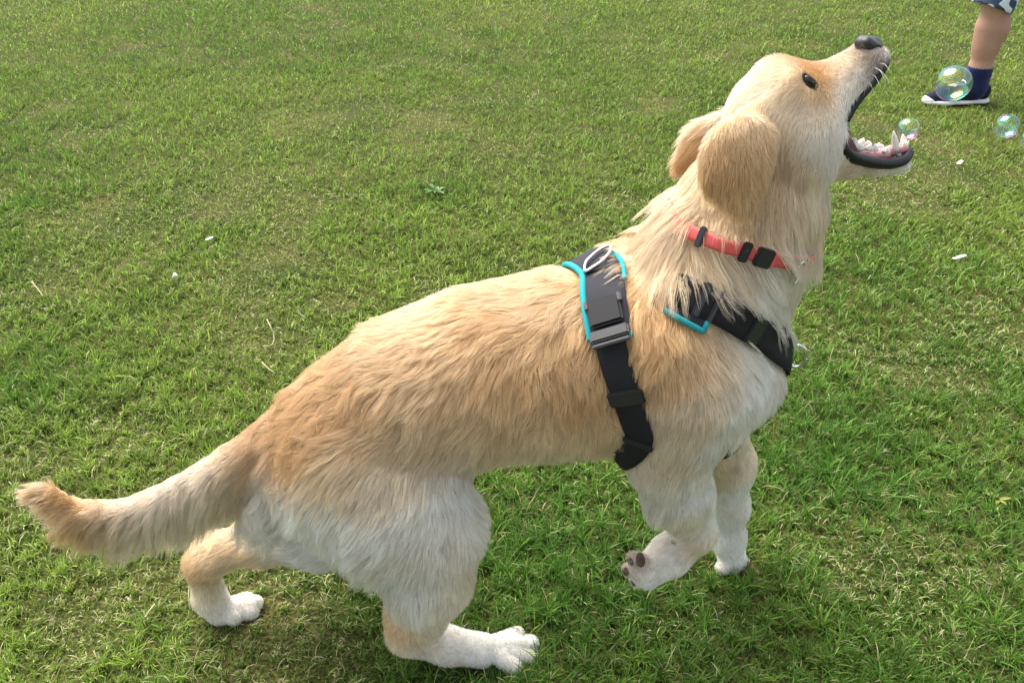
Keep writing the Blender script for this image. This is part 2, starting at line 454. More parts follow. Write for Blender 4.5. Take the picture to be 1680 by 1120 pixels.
# right hind leg
C('hind_near', (610, 770, .045, 100), (660, 825, .062, 100), (722, 860, .072, 64), k=.04, sc=1.3)
C('hind_near', (560, 800, .050, 70), (650, 880, .068, 72), k=.04, sc=1.35)
C('hind_near', (714, 885, .082, 66), (703, 950, .082, 57), (684, 1008, .074, 38), (672, 1036, .066, 29), k=.035, sc=1.1)
C('hind_near', (670, 1038, .064, 29), (735, 1058, .064, 25), (790, 1066, .064, 27), k=.015)
for q in ((848, 1040, .032, 12.5), (870, 1055, .050, 13.5), (872, 1079, .070, 13.5), (842, 1093, .088, 13)):
    C('hind_near', (800, 1062, .063, 16), q, k=.002)
# left hind leg, stretched back
C('hind_far', (560, 820, -.055, 85), (530, 850, -.065, 70), (440, 880, -.07, 37), (350, 908, -.07, 25), (332, 925, -.07, 24), k=.03)
C('hind_far', (332, 925, -.07, 24), (344, 980, -.07, 22), (362, 1000, -.07, 24), k=.015)
for q in ((405, 983, -.090, 12), (418, 989, -.080, 13), (412, 1003, -.068, 13.5), (384, 1012, -.056, 13)):
    C('hind_far', (366, 1000, -.07, 16), q, k=.003)
# breeches and tail
C('torso', (456, 786, 0, 47), (438, 828, 0, 34), k=.03)
C('tail', (470, 718, 0, 46), (390, 760, 0, 31), (300, 806, 0, 23), (205, 842, 0, 18), (122, 840, 0, 14), (78, 806, 0, 9), k=.008)

for s_ in (1, -1):                                                # eye sockets
    q_ = D(1331, 131, .052); q_ = q_ if s_ > 0 else mirror(q_); PR.append(prim(q_, q_ + np.array([.0005, 0, 0]), .0125, .0125, .010, sub=True))
DOG = Field(PR, .0032, .035)
DV, DF = DOG.mesh()
BVH = BVHTree.FromPolygons(DV.tolist(), DF.tolist())
GROUPS = ['torso', 'neck', 'head', 'ear', 'ear_far', 'fore_near', 'fore_far', 'hind_near', 'hind_far', 'tail']
def group_of(P):
    best = np.full(len(P), 9.); lab = np.zeros(len(P), int)
    for p in PR:
        if p['sub']: continue
        d = prim_dist(p, P[:, 0], P[:, 1], P[:, 2]); m = d < best
        best[m] = d[m]; lab[m] = GROUPS.index(p['grp'])
    return lab
# ------------------------------------------------------------------ coat colours and the way the hair lies
PAL = {'G': (.59, .345, .140), 'g': (.67, .44, .21), 'D': (.49, .26, .095), 'C': (.74, .61, .43), 'W': (.82, .775, .68), 'B': (.34, .19, .12), 'K': (.70, .51, .29), 'N': (.20, .175, .165)}
# (px, py, angle on the picture [0 right, 90 down, 180 left], length cm, lift, colour, droop)
GUIDE = {
 'torso': (.10, [
  (950, 440, 175, 4.5, .30, 'g', .1), (900, 450, 165, 4.5, .3, 'G', .1), (905, 495, 135, 5, .28, 'G', .25), (950, 500, 110, 5, .25, 'g', .3), (975, 560, 75, 4.5, .2, 'g', .3), (985, 610, 85, 3.5, .15, 'g', .2),
  (800, 465, 158, 4.2, .22, 'g', .1), (840, 500, 140, 4.5, .22, 'G', .2), (700, 510, 152, 4.5, .25, 'g', .1), (620, 565, 146, 4.8, .25, 'G', .1), (540, 620, 140, 6, .28, 'G', .15), (470, 665, 160, 6, .38, 'G', .15), (440, 670, 175, 6, .45, 'G', .1),
  (850, 560, 122, 3, .09, 'g', .1), (760, 580, 126, 3.2, .1, 'g', .1), (660, 620, 132, 3.6, .13, 'g', .1), (580, 670, 128, 4.6, .2, 'G', .2), (510, 720, 118, 7, .28, 'G', .2), (490, 690, 128, 7, .3, 'G', .2), (455, 720, 100, 7, .32, 'D', .25),
  (930, 640, 104, 2.6, .08, 'G', .1), (820, 660, 112, 2.8, .08, 'g', .1), (720, 700, 120, 3.2, .1, 'K', .1), (630, 750, 125, 4.2, .15, 'K', .2), (540, 780, 112, 6, .25, 'G', .2),
  (960, 710, 98, 2.4, .07, 'K', .1), (850, 725, 104, 2.5, .08, 'K', .1), (760, 770, 112, 3.5, .12, 'C', .1), (1030, 730, 95, 2.6, .1, 'K', .1), (900, 765, 100, 2.5, .1, 'C', .1), (690, 800, 115, 5, .2, 'C', .2),
  (430, 820, 120, 6, .45, 'W', .25), (480, 850, 105, 7, .35, 'W', .3), (450, 780, 110, 5, .3, 'G', .3), (440, 745, 120, 5, .3, 'D', .2), (430, 700, 140, 5, .3, 'D', .2),
  (1060, 500, 105, 4.5, .2, 'G', .2), (1040, 540, 92, 4, .18, 'G', .2), (1070, 590, 88, 3, .14, 'G', .1), (1120, 560, 84, 2.6, .1, 'g', .1), (1130, 640, 92, 2.2, .08, 'C', .1), (1200, 590, 82, 2.3, .1, 'C', .1),
  (1250, 610, 74, 2.6, .14, 'W', .1), (1270, 660, 100, 3, .18, 'W', .1), (1200, 680, 96, 2.6, .12, 'W', .1), (1100, 700, 92, 2.4, .12, 'C', .1), (1010, 440, 120, 4, .2, 'g', .1), (1290, 560, 90, 3, .2, 'W', .1)]),
 'neck': (.08, [
  (1110, 300, 120, 4, .22, 'K', .1), (1075, 350, 116, 5, .2, 'g', .15), (1040, 400, 112, 5.5, .16, 'g', .2), (1090, 370, 100, 5.5, .28, 'K', .2), (1060, 430, 92, 6, .2, 'g', .3), (1020, 440, 100, 5, .12, 'g', .3),
  (1130, 410, 70, 7, .3, 'K', .2), (1110, 450, 80, 7, .3, 'K', .25), (1170, 440, 48, 7.5, .3, 'C', .2), (1220, 470, 42, 7, .2, 'W', .3), (1290, 445, 60, 6, .18, 'W', .25), (1240, 495, 50, 6, .18, 'W', .3), (1270, 460, 45, 6, .25, 'W', .25), (1310, 470, 88, 6, .16, 'W', .3), (1330, 500, 98, 6, .16, 'C', .3), (1250, 520, 62, 5, .2, 'W', .3),
  (1150, 340, 85, 4.5, .2, 'K', .2), (1190, 375, 70, 4, .2, 'K', .2), (1240, 385, 80, 4.2, .24, 'K', .2), (1300, 395, 92, 4.2, .18, 'C', .2), (1335, 400, 95, 4, .16, 'K', .2), (1270, 330, 95, 3, .14, 'g', .1), (1320, 330, 92, 2.6, .14, 'C', .1), (1355, 320, 92, 2.4, .18, 'C', .1), (1335, 430, 96, 4.5, .14, 'K', .3)]),
 'head': (.05, [
  (1425, 92, 150, .5, .15, 'K', 0), (1444, 108, 120, .5, .2, 'N', 0), (1436, 122, 125, .5, .2, 'N', 0), (1424, 118, 135, .5, .15, 'C', 0), (1395, 100, 152, .6, .12, 'G', 0), (1408, 84, 150, .5, .12, 'G', 0), (1412, 108, 145, .5, .12, 'K', 0), (1375, 120, 150, .7, .12, 'G', 0), (1400, 145, 130, .7, .14, 'W', 0), (1355, 118, 155, .7, .12, 'G', 0),
  (1350, 155, 140, .8, .12, 'g', 0), (1380, 185, 120, .9, .15, 'W', 0), (1398, 168, 125, .7, .12, 'W', 0), (1415, 140, 130, .6, .12, 'W', 0), (1390, 112, 150, .6, .12, 'G', 0), (1362, 160, 140, .8, .12, 'G', 0), (1376, 150, 140, .7, .12, 'K', 0), (1345, 185, 130, .9, .12, 'C', 0), (1330, 180, 135, 1.0, .12, 'C', 0), (1320, 130, 160, .6, .12, 'C', 0), (1285, 120, 165, 1.0, .12, 'K', 0), (1245, 135, 150, 1.2, .14, 'K', 0),
  (1270, 170, 140, 1.3, .12, 'C', 0), (1230, 170, 130, 1.4, .14, 'K', 0), (1290, 215, 125, 1.4, .12, 'C', 0), (1340, 230, 110, 1.3, .12, 'W', 0), (1335, 200, 120, 1.1, .12, 'W', 0), (1365, 145, 145, .7, .12, 'G', 0), (1345, 135, 150, .7, .12, 'G', 0), (1275, 260, 108, 1.6, .12, 'C', 0), (1320, 280, 100, 1.6, .12, 'C', 0), (1355, 285, 100, 1.5, .15, 'W', 0), (1265, 310, 98, 2, .14, 'g', 0),
  (1400, 278, 170, .8, .15, 'C', 0), (1450, 278, 175, .7, .15, 'C', 0), (1480, 272, 150, .6, .2, 'W', 0)]),
 'ear': (.09, [(1230, 195, 110, 1.1, .06, 'C', 0), (1215, 205, 115, 1.2, .06, 'K', 0), (1235, 230, 95, 1.2, .07, 'g', 0), (1200, 230, 108, 1.2, .08, 'G', 0), (1180, 270, 108, 1.4, .09, 'G', .1), (1215, 280, 95, 1.3, .08, 'G', .1), (1240, 270, 92, 1.1, .08, 'g', .1), (1205, 320, 92, 1.4, .1, 'G', .1), (1220, 345, 85, 1.5, .12, 'g', .1)]),
 'ear_far': (-.07, [(1195, 195, 140, 1.6, .15, 'C', 0), (1155, 230, 135, 2, .16, 'g', 0), (1120, 265, 125, 2, .2, 'G', 0)]),
 'fore_near': (.09, [(1110, 640, 92, 2.4, .12, 'C', .1), (1180, 680, 92, 2.4, .12, 'W', .1), (1070, 720, 98, 3, .16, 'C', .1), (1090, 770, 95, 2.2, .14, 'W', .1), (1150, 770, 90, 1.6, .12, 'W', 0), (1060, 800, 120, 3.6, .4, 'W', .1), (1120, 830, 88, 1.6, .12, 'C', 0), (1160, 840, 92, 1.2, .1, 'W', 0),
   (1140, 880, 130, 1.0, .15, 'C', 0), (1100, 890, 160, 1.6, .3, 'W', 0), (1100, 930, 150, .5, .12, 'W', 0), (1050, 935, 150, .18, .06, 'W', 0), (1028, 932, 150, .2, .06, 'B', 0), (1042, 918, 150, .3, .06, 'B', 0), (1075, 932, 150, .5, .1, 'W', 0), (1068, 950, 150, .4, .1, 'W', 0), (1062, 905, 150, .8, .15, 'W', 0), (1048, 954, 150, .3, .1, 'W', 0)]),
 'fore_far': (-.06, [(1185, 740, 92, 1.6, .12, 'C', 0), (1200, 800, 90, 1.2, .1, 'W', 0), (1180, 870, 100, 1.4, .2, 'W', 0), (1200, 915, 85, .25, .06, 'W', 0), (1195, 938, 85, .12, .06, 'W', 0), (1215, 938, 85, .12, .06, 'W', 0)]),
 'hind_near': (.11, [(560, 780, 125, 4.5, .16, 'K', .2), (640, 790, 120, 3.5, .12, 'C', .15), (720, 760, 115, 3.5, .14, 'C', .1), (500, 850, 112, 7.5, .3, 'W', .3), (580, 860, 115, 4.5, .16, 'W', .2), (660, 850, 112, 2.6, .1, 'W', .1), (740, 820, 104, 2.2, .1, 'W', .1), (765, 870, 98, 1.8, .1, 'W', 0), (600, 920, 104, 6.5, .25, 'W', .25), (640, 935, 96, 6, .2, 'W', .2), (690, 930, 98, 2.2, .1, 'W', .1),
   (750, 930, 100, 1.8, .12, 'C', 0), (665, 975, 84, 4.5, .24, 'W', .1), (720, 980, 110, 1.4, .12, 'C', 0), (690, 1010, 105, 1.2, .12, 'C', 0), (650, 1030, 80, 1.2, .12, 'g', 0), (700, 1050, 30, .9, .12, 'C', 0), (760, 1060, 12, .5, .1, 'W', 0), (850, 1060, 8, .12, .06, 'W', 0), (870, 1065, 8, .12, .06, 'W', 0), (840, 1085, 8, .12, .06, 'W', 0), (810, 1068, 8, .2, .06, 'W', 0)]),
 'hind_far': (-.06, [(480, 850, 170, 3, .2, 'W', .1), (420, 880, 160, 2, .15, 'K', 0), (350, 905, 150, 1.4, .14, 'K', 0), (322, 925, 95, 1.2, .12, 'G', 0), (340, 970, 88, 1, .12, 'C', 0), (375, 1000, 20, .2, .06, 'W', 0), (415, 990, 20, .12, .06, 'W', 0), (395, 1010, 20, .12, .06, 'W', 0)]),
 'tail': (.03, [(460, 690, 165, 3.5, .25, 'D', .1), (430, 735, 140, 5, .22, 'D', .2), (395, 785, 128, 9, .2, 'C', .3), (350, 738, 160, 2, .14, 'G', .1), (300, 776, 158, 1.6, .12, 'g', .05), (320, 803, 142, 9, .13, 'W', .25), (240, 836, 145, 9, .13, 'W', .3), (320, 825, 128, 11, .14, 'C', .35), (260, 850, 132, 11, .14, 'C', .35), (220, 825, 165, 1.6, .12, 'g', .05), (210, 865, 136, 9.5, .16, 'C', .4), (130, 822, 185, 2, .15, 'g', 0), (140, 855, 145, 7, .2, 'G', .3), (85, 803, 215, 3, .2, 'K', 0), (80, 825, 185, 4.5, .25, 'G', .1)]),
}
def smoothg(P, lab):
    """interpolate the guides of each group at the points P"""
    n = len(P); dirs = np.zeros((n, 3)); par = np.zeros((n, 3)); col = np.zeros((n, 3))
    s = (P - DO) @ ES; z = P[:, 2]
    for gi, g in enumerate(GROUPS):
        m = lab == gi
        if not m.any(): continue
        w, rows = GUIDE[g]
        GP = np.array([D(r[0], r[1], w) for r in rows])
        GD = np.array([D(r[0] + 20 * math.cos(R(r[2])), r[1] + 20 * math.sin(R(r[2])), w) - D(r[0], r[1], w) for r in rows])
        GD /= np.linalg.norm(GD, axis=1, keepdims=True)
        GA = np.array([(r[3] / 100, r[4], r[6]) for r in rows]); GC = np.array([PAL[r[5]] for r in rows])
        gs, gz = (GP - DO) @ ES, GP[:, 2]
        d2 = (s[m][:, None] - gs) ** 2 + (z[m][:, None] - gz) ** 2
        sig = {'torso': .030, 'neck': .026, 'head': .0105, 'tail': .03, 'fore_near': .015}.get(g, .022)
        W = np.exp(-np.minimum(d2 / (2 * sig ** 2), 80)) + 1e-6 / (d2 + 1e-4); W /= W.sum(1, keepdims=True)
        dirs[m] = W @ GD; par[m] = W @ GA; col[m] = W @ GC
    return dirs, par, col

def blended(P):
    """guides at P, softened over group borders by averaging jittered look-ups"""
    D0 = P0 = C0 = 0; r = np.random.default_rng(3)
    for k in range(4):
        Q = P + r.normal(0, .009, P.shape) * (k > 0)
        a, b, c = smoothg(Q, group_of(Q)); D0 = D0 + a; P0 = P0 + b; C0 = C0 + c
    return D0 / 4, P0 / 4, C0 / 4

def fur_material():
    m = bpy.data.materials.new('dog_hair'); m.use_nodes = True
    n, l = m.node_tree.nodes, m.node_tree.links; n.remove(n['Principled BSDF'])
    a = n.new('ShaderNodeAttribute'); a.attribute_name = 'tint'
    h = n.new('ShaderNodeBsdfHairPrincipled'); h.parametrization = 'COLOR'
    try: h.model = 'CHIANG'
    except Exception: pass
    h.inputs['Roughness'].default_value = .45; h.inputs['Radial Roughness'].default_value = .6
    d = n.new('ShaderNodeBsdfDiffuse'); mx = n.new('ShaderNodeMixShader'); mx.inputs[0].default_value = .45
    l.new(a.outputs['Color'], h.inputs['Color']); l.new(a.outputs['Color'], d.inputs['Color'])
    l.new(h.outputs[0], mx.inputs[1]); l.new(d.outputs[0], mx.inputs[2])
    l.new(mx.outputs[0], n['Material Output'].inputs['Surface'])
    return m
FUR_MAT = fur_material()
SKIN_MAT = material('dog_skin', attr='tint', rough=.8, spec=.2, noise=(140, .8))

vd, vp, vc = blended(DV)
GAPE = [(np.array(D(x, y, .028)) - DO) @ np.array([ES, [0, 0, 1.]]).T for x, y in ((1374, 238), (1386, 200), (1412, 164), (1450, 112), (1520, 150), (1520, 258), (1488, 264), (1458, 270), (1428, 267), (1402, 258), (1388, 250))]
def in_gape(P):
    """inside the open mouth, seen from the side"""
    x = (P - DO) @ ES; y = P[:, 2]; ins = np.zeros(len(P), bool)
    for (x0, y0), (x1, y1) in zip(GAPE, GAPE[1:] + GAPE[:1]):
        ins ^= ((y0 > y) != (y1 > y)) & (x < (x1 - x0) * (y - y0) / (y1 - y0 + 1e-12) + x0)
    return ins
vcol = vc * .92
vcol[in_gape(DV)] = (.12, .055, .055)                            # bare mouth lining
EYE0 = np.array(BVH.ray_cast(Vector(CAMP), Vector(ray(1328, 133)).normalized())[0])
EYE_N = DOG.grad(np.array([EYE0]), .010)[0]
EYE_UP = D(1319, 113, .03) - D(1333, 152, .03); EYE_UP = EYE_UP - EYE_N * (EYE_UP @ EYE_N); EYE_UP /= np.linalg.norm(EYE_UP); EYE_FW = np.cross(EYE_UP, EYE_N)
def eye_dist(P):
    """1 on the rim of the almond-shaped lids of either eye"""
    out = np.full(len(P), 9.)
    for s in (1, -1):
        Q = P if s > 0 else mirror(P); d = Q - EYE0; u, f = d @ EYE_UP / .0096, d @ EYE_FW / .0050
        e = np.sqrt(u * u + (f * (1 + .25 * np.abs(u))) ** 2) + 50 * np.maximum(np.abs(d @ EYE_N) - .012, 0); out = np.minimum(out, e)
    return out
vcol[eye_dist(DV) < 1.25] = (.030, .022, .020)                   # dark lids
DOG_OB = np_mesh('dog', DV, DF, SKIN_MAT, None, True, vcol)
tag(DOG_OB, 'golden retriever leaping with its mouth wide open, in a black and teal harness', 'dog')

def hair_curves(name, P, rad, col, parent):
    """P (n,k,3) -> one hair-curves object"""
    n, k = P.shape[:2]
    cu = bpy.data.hair_curves.new(name); cu.add_curves([k] * n)
    cu.position_data.foreach_set('vector', np.ascontiguousarray(P, np.float32).ravel())
    ra = cu.attributes.get('radius') or cu.attributes.new('radius', 'FLOAT', 'POINT')
    ra.data.foreach_set('value', np.ascontiguousarray(rad, np.float32).ravel())
    ca = cu.attributes.new('tint', 'FLOAT_COLOR', 'CURVE')
    c4 = np.ones((n, 4), np.float32); c4[:, :3] = col; ca.data.foreach_set('color', c4.ravel())
    cu.materials.append(FUR_MAT)
    o = link(bpy.data.objects.new(name, cu), parent); o['kind'] = 'stuff'
    return o

def unit(v): return v / (np.linalg.norm(v, axis=-1, keepdims=True) + 1e-9)

PULL = {'neck': .4, 'torso': .35, 'tail': .5, 'hind_near': .42, 'ear': .35, 'ear_far': .35}
WAVE = {'neck': .22, 'torso': .75, 'tail': .25, 'hind_near': .35}
LOCKS = {'tail': .006, 'neck': .0048, 'torso': .0048, 'ear': .003, 'ear_far': .003}
DENS = {'torso': 310e3, 'neck': 330e3, 'head': 620e3, 'ear': 420e3, 'ear_far': 350e3, 'fore_near': 430e3, 'fore_far': 430e3, 'hind_near': 330e3, 'hind_far': 330e3, 'tail': 600e3}
HRAD = {'torso': .00023, 'neck': .00024, 'head': .00019, 'ear': .00022, 'ear_far': .00022, 'fore_near': .00022, 'fore_far': .00022, 'hind_near': .00025, 'hind_far': .00024, 'tail': .00026}
NAMES = {'torso': 'body_fur', 'neck': 'ruff_fur', 'head': 'face_fur', 'ear': 'ear_fur', 'ear_far': 'ear_fur', 'fore_near': 'foreleg_fur', 'fore_far': 'foreleg_fur', 'hind_near': 'hindleg_fur', 'hind_far': 'hindleg_fur', 'tail': 'tail_feathers'}
FUR_SCALE = 1.0

S_HIDE = [(np.array(D(x, y, w)) - DO) @ ES for x, y, w in ((1040, 460, .03), (1128, 495, .09), (1142, 384, .07), (1262, 420, .06))]
def trim_at_straps(pts, g, r, own):
    n, K = pts.shape[:2]
    if g not in ('torso', 'neck', 'fore_near', 'fore_far', 'ear', 'head'): return pts
    M = (K - 1) * 4 + 1
    uu = np.linspace(0, K - 1, M); i = np.minimum(uu.astype(int), K - 2); t = (uu - i)[None, :, None]
    fine = pts[:, i] * (1 - t) + pts[:, i + 1] * t
    nb = near_band(fine.reshape(-1, 3), True); depth = -nb[0].reshape(n, M); which = nb[1].reshape(n, M)
    allow = np.abs(r.normal(0, .0016, n))[:, None] * np.ones((1, M))
    if g == 'neck':                                             # the ruff falls over the upper edge of the breast and back pieces
        loose = np.where(r.random(n) < .22, r.uniform(.004, .024, n), np.abs(r.normal(0, .004, n)))[own][:, None]
        ss = (fine - DO) @ ES
        allow = np.where(which >= 1, loose, allow)
        allow = np.where((which >= 1) & (ss < S_HIDE[1]) & (ss > S_HIDE[0]), .06, allow)      # strap buried between back and shoulder
        allow = np.where((which == 0) & ((ss < S_HIDE[2]) | ((ss > S_HIDE[3]) & (loose > .002))), .03, allow)
    bad = (depth > allow) & (np.arange(M)[None, :] > 0)
    first = np.where(bad.any(1), bad.argmax(1), M).astype(float)
    keep = np.where(first < M, (first - .5) / (M - 1), 1.)
    keep = np.clip(keep, .06, 1)
    u = np.linspace(0, 1, K)[None, :] * keep[:, None] * (K - 1); i = np.minimum(u.astype(int), K - 2); t = (u - i)[..., None]
    row = np.arange(n)[:, None]
    return pts[row, i] * (1 - t) + pts[row, i + 1] * t

def grow_fur(bare, lifted):
    """bare(P): True where no hair grows; lifted(P): clearance that loose hair keeps there"""
    from mathutils.kdtree import KDTree
    r = np.random.default_rng(11)
    A = DV[DF]; cr = np.linalg.norm(np.cross(A[:, 2] - A[:, 0], A[:, 3] - A[:, 1]), axis=1) * .5
    cen = A.mean(1); fl = group_of(cen)
    tot = 0
    for gi, g in enumerate(GROUPS):
        fi = np.where(fl == gi)[0]; area = cr[fi].sum(); n = int(area * DENS[g] * FUR_SCALE)
        pick = fi[r.choice(len(fi), n, p=cr[fi] / area)]
        a = r.random((n, 1)); b = r.random((n, 1)); Q = A[pick]
        P0 = (Q[:, 0] * (1 - a) + Q[:, 1] * a) * (1 - b) + (Q[:, 3] * (1 - a) + Q[:, 2] * a) * b
        P0 = P0[~bare(P0)]; n = len(P0)
        N = DOG.grad(P0); dr, pa, co = blended(P0)
        L, lift, droop = pa[:, 0], pa[:, 1], pa[:, 2]
        if g == 'neck': top = np.clip((P0[:, 2] - .585) / .03, 0, 1); L = L * (1.08 - .22 * top); lift = lift * (1.25 - .42 * top)
        if g == 'tail':                                         # feathering hangs from the underside only
            dn = np.clip(-N[:, 2] * 1.2 + .75, 0, 1); L = np.where(L > .04, .016 + (L - .016) * dn, L); droop = droop * 2.2
        # small swirls in the lie of the coat
        sw = (vnoise3(P0 * 15, 1) - .5) * .85 + (vnoise3(P0 * 55, 2) - .5) * .35
        sw = sw * np.clip(L / .04, .25, 1)
        T = dr + r.normal(0, .05, dr.shape); T = unit(T - N * (T * N).sum(1, keepdims=True))
        Bt = unit(np.cross(N, T)); T = T * np.cos(sw)[:, None] + Bt * np.sin(sw)[:, None]
        lf = np.clip(lift * (1 + r.normal(0, .25, n)), .03, 1.2)
        L = L * np.clip(r.normal(1, .16, n), .5, 1.4)
        K = 10 if g in ('tail', 'neck', 'torso', 'hind_near') else 5
        pts = np.zeros((n, K, 3)); pts[:, 0] = P0 - N * .0015
        d = unit(T + N * np.tan(lf)[:, None])
        if g == 'tail':
            fr = (np.clip((L - .04) / .03, 0, 1))[:, None]; d = unit(d * (1 - fr) + fr * unit(dr + np.array([0, 0, -.15]) + N * .15))
        p = pts[:, 0].copy(); st = (L / (K - 1))[:, None]
        bend = (vnoise3(P0 * 35 + 9, 4) - .5)[:, None] * 1.0
        for i in range(1, K):
            d = unit(d - N * (lf * .9 / K)[:, None] + np.array([0, 0, -1.]) * (droop * 1.6 / K)[:, None] + Bt * bend * 1.2 / K)
            p = p + d * st
            v = DOG.val(p); cl = np.maximum(.0012, lifted(p)) if g == 'neck' else np.full(n, .0012)
            cl = np.minimum(cl, .3 * L * i / K + .0012) if g != 'neck' else cl
            q = v < cl
            if q.any():
                gr = DOG.grad(p[q]); p[q] += gr * np.minimum(cl[q] - v[q], .006)[:, None]
            d = (unit(p - pts[:, i - 1]) * .6 + d * .4) if g != 'neck' else unit(p - pts[:, i - 1]) * .3 + d * .7
            pts[:, i] = p
        # locks on two scales: hairs of a lock wave together and meet towards their tips
        own = np.arange(n); tone = np.ones(n)
        t = np.linspace(0, 1, K)[None, :, None]
        if g != 'head':
            long_ = np.clip((L - .022) / .03, 0, 1)
            for lock, pull in ((LOCKS.get(g, .0035) * 2.6, PULL.get(g, .5) * .75), (LOCKS.get(g, .0035), PULL.get(g, .5))):
                m = max(20, int(area / lock ** 2 / 1.3)); ci = r.choice(n, min(m, n), replace=False)
                kd = KDTree(len(ci))
                for j, c in enumerate(ci): kd.insert(P0[c], j)
                kd.balance()
                own = ci[np.array([kd.find(q)[1] for q in P0])]
                off = (P0 - P0[own])[:, None, :]
                tgt = pts[own] + off * (1 - pull * t ** .9)
                same = (np.abs(L - L[own]) < .5 * L)[:, None, None]
                amt = np.clip(L / .03, .2, 1)[:, None, None] * r.uniform(.35, .9, n)[:, None, None]
                pts = np.where(same, pts + (tgt - pts) * amt * np.clip(t * 1.5, 0, 1), pts)
                tone = tone * np.exp(r.normal(0, .085, n))[own]
                ph = r.uniform(0, 6.28, n)[own]; fq = r.uniform(.5, 1.0, n)[own]
                am = (.0032 * (1 + 0.35 * np.clip((L - .046) / .015, 0, 1) * (g == 'torso')) * WAVE.get(g, .3) * long_ * lock / .006 * np.abs(r.normal(1, .4, n))[own])
                wave = np.sin(ph[:, None] + t[..., 0] * (fq * 1.25 * 6.28 * L / .05)[:, None]) - np.sin(ph)[:, None]
                pts = pts + Bt[:, None, :] * (am[:, None] * wave * np.clip(t[..., 0] * 1.4, 0, 1))[..., None]
        pts = trim_at_straps(pts, g, r, own)
        tint = co * (tone * np.exp(r.normal(0, .10, n)))[:, None]
        warm = (vnoise3(P0 * 26 + 5, 6) - .5)[:, None]; tint = tint * (1 + warm * np.array([.12, .22, .34]))
        tint = np.clip(tint, .02, .9)
        t = np.linspace(0, 1, K); rad = HRAD[g] * np.clip(1.05 - t ** 1.6 * .95, .08, 1)[None, :] * r.uniform(.75, 1.2, (n, 1))
        hair_curves(NAMES[g], pts, rad, tint, DOG_OB); tot += n
    print('HAIRS', tot)
# ================================================================== COLLAR AND HARNESS
def push(P, off, it=8):
    P = np.array(P, float)
    for _ in range(it):
        P = P + DOG.grad(P, .004) * (off - DOG.val(P))[:, None]
    return P
def surf(q, off=0.):
    """picture point -> point on the near flank; a third value puts it at that distance from the midline instead"""
    if len(q) == 3: p = D(*q)
    else:
        d = ray(*q); d = d / np.linalg.norm(d)
        hit = BVH.ray_cast(Vector(CAMP), Vector(d)); p = np.array(hit[0]) if hit[0] is not None else D(q[0], q[1], .08)
    return push([p], off)[0]
TRIM_LONG, PAD_EDGE = 0, 0
BANDS = []                                                       # (path points, half width)
def band(path, width, off, thick, n=48, cols=5, closed=False, bev=.0012):
    """webbing laid on the body: path is an (m,3) polyline near the surface"""
    c = push(smooth_path(path, n, closed), off)
    for _ in range(2):
        q = c.copy(); q[1:-1] = (c[:-2] + 2 * c[1:-1] + c[2:]) / 4
        if closed: q[0] = (c[-1] + 2 * c[0] + c[1]) / 4; q[-1] = (c[-2] + 2 * c[-1] + c[0]) / 4
        c = q
    N = DOG.grad(c, .012)
    T = np.roll(c, -1, 0) - np.roll(c, 1, 0) if closed else np.gradient(c, axis=0)
    T = unit(T); B = unit(np.cross(N, T)); w = np.broadcast_to(width, (n,))
    BANDS.append((c, np.array(w) / 2, N))
    rows = []
    for j, u in enumerate(np.linspace(-.5, .5, cols)):
        p = c + B * (w * u)[:, None]
        v = DOG.val(p); p = p + N * np.clip(off - v, -.004, .004)[:, None]
        rows.append(p)
    inner = np.stack(rows, 1); ed = np.ones(cols); ed[0] = ed[-1] = .45
    outer = inner + N[:, None, :] * (thick * ed)[None, :, None]
    ring = np.concatenate([outer, inner[:, ::-1]], 1); k = ring.shape[1]
    V = ring.reshape(-1, 3); F = []
    m = n if closed else n - 1
    for i in range(m):
        a, b = i * k, ((i + 1) % n) * k
        F += [(a + j, b + j, b + (j + 1) % k, a + (j + 1) % k) for j in range(k)]
    Fs = [np.array(F)[:, ::-1]]
    if not closed:
        e = (n - 1) * k
        Fs[0] = np.concatenate([Fs[0], np.array([(j, j + 1, k - 2 - j, k - 1 - j) for j in range(cols - 1)]), np.array([(e + k - 1 - j, e + k - 2 - j, e + j + 1, e + j) for j in range(cols - 1)])])
    return V, Fs, c, N, B, T, inner, outer

def webbing(name, color, rough=.75):
    m = material(name, color, rough, .3, noise=(900, .75))
    n, l = m.node_tree.nodes, m.node_tree.links
    tc = n.new('ShaderNodeTexCoord'); w = n.new('ShaderNodeTexWave'); w.inputs['Scale'].default_value = 420; w.inputs['Distortion'].default_value = 1.5
    w.bands_direction = 'DIAGONAL'; l.new(tc.outputs['Object'], w.inputs['Vector'])
    bp = n.new('ShaderNodeBump'); bp.inputs['Strength'].default_value = .25; bp.inputs['Distance'].default_value = .0006
    l.new(w.outputs['Fac'], bp.inputs['Height']); l.new(bp.outputs[0], n['Principled BSDF'].inputs['Normal'])
    return m
BLACKW = webbing('black_webbing', (.012, .012, .014)); GREYW = webbing('charcoal_cloth', (.030, .030, .038), .85)
TEAL = webbing('teal_trim', (.018, .30, .33), .8); CORAL = webbing('coral_webbing', (.74, .125, .115), .6)
PLASTIC = material('black_plastic', (.018, .018, .020), .38, .5); GREYP = material('dark_grey_plastic', (.009, .009, .0105), .55, .25, bump=(500, .1))
STEEL = material('steel', (.72, .72, .72), .22, .5, metallic=1.)

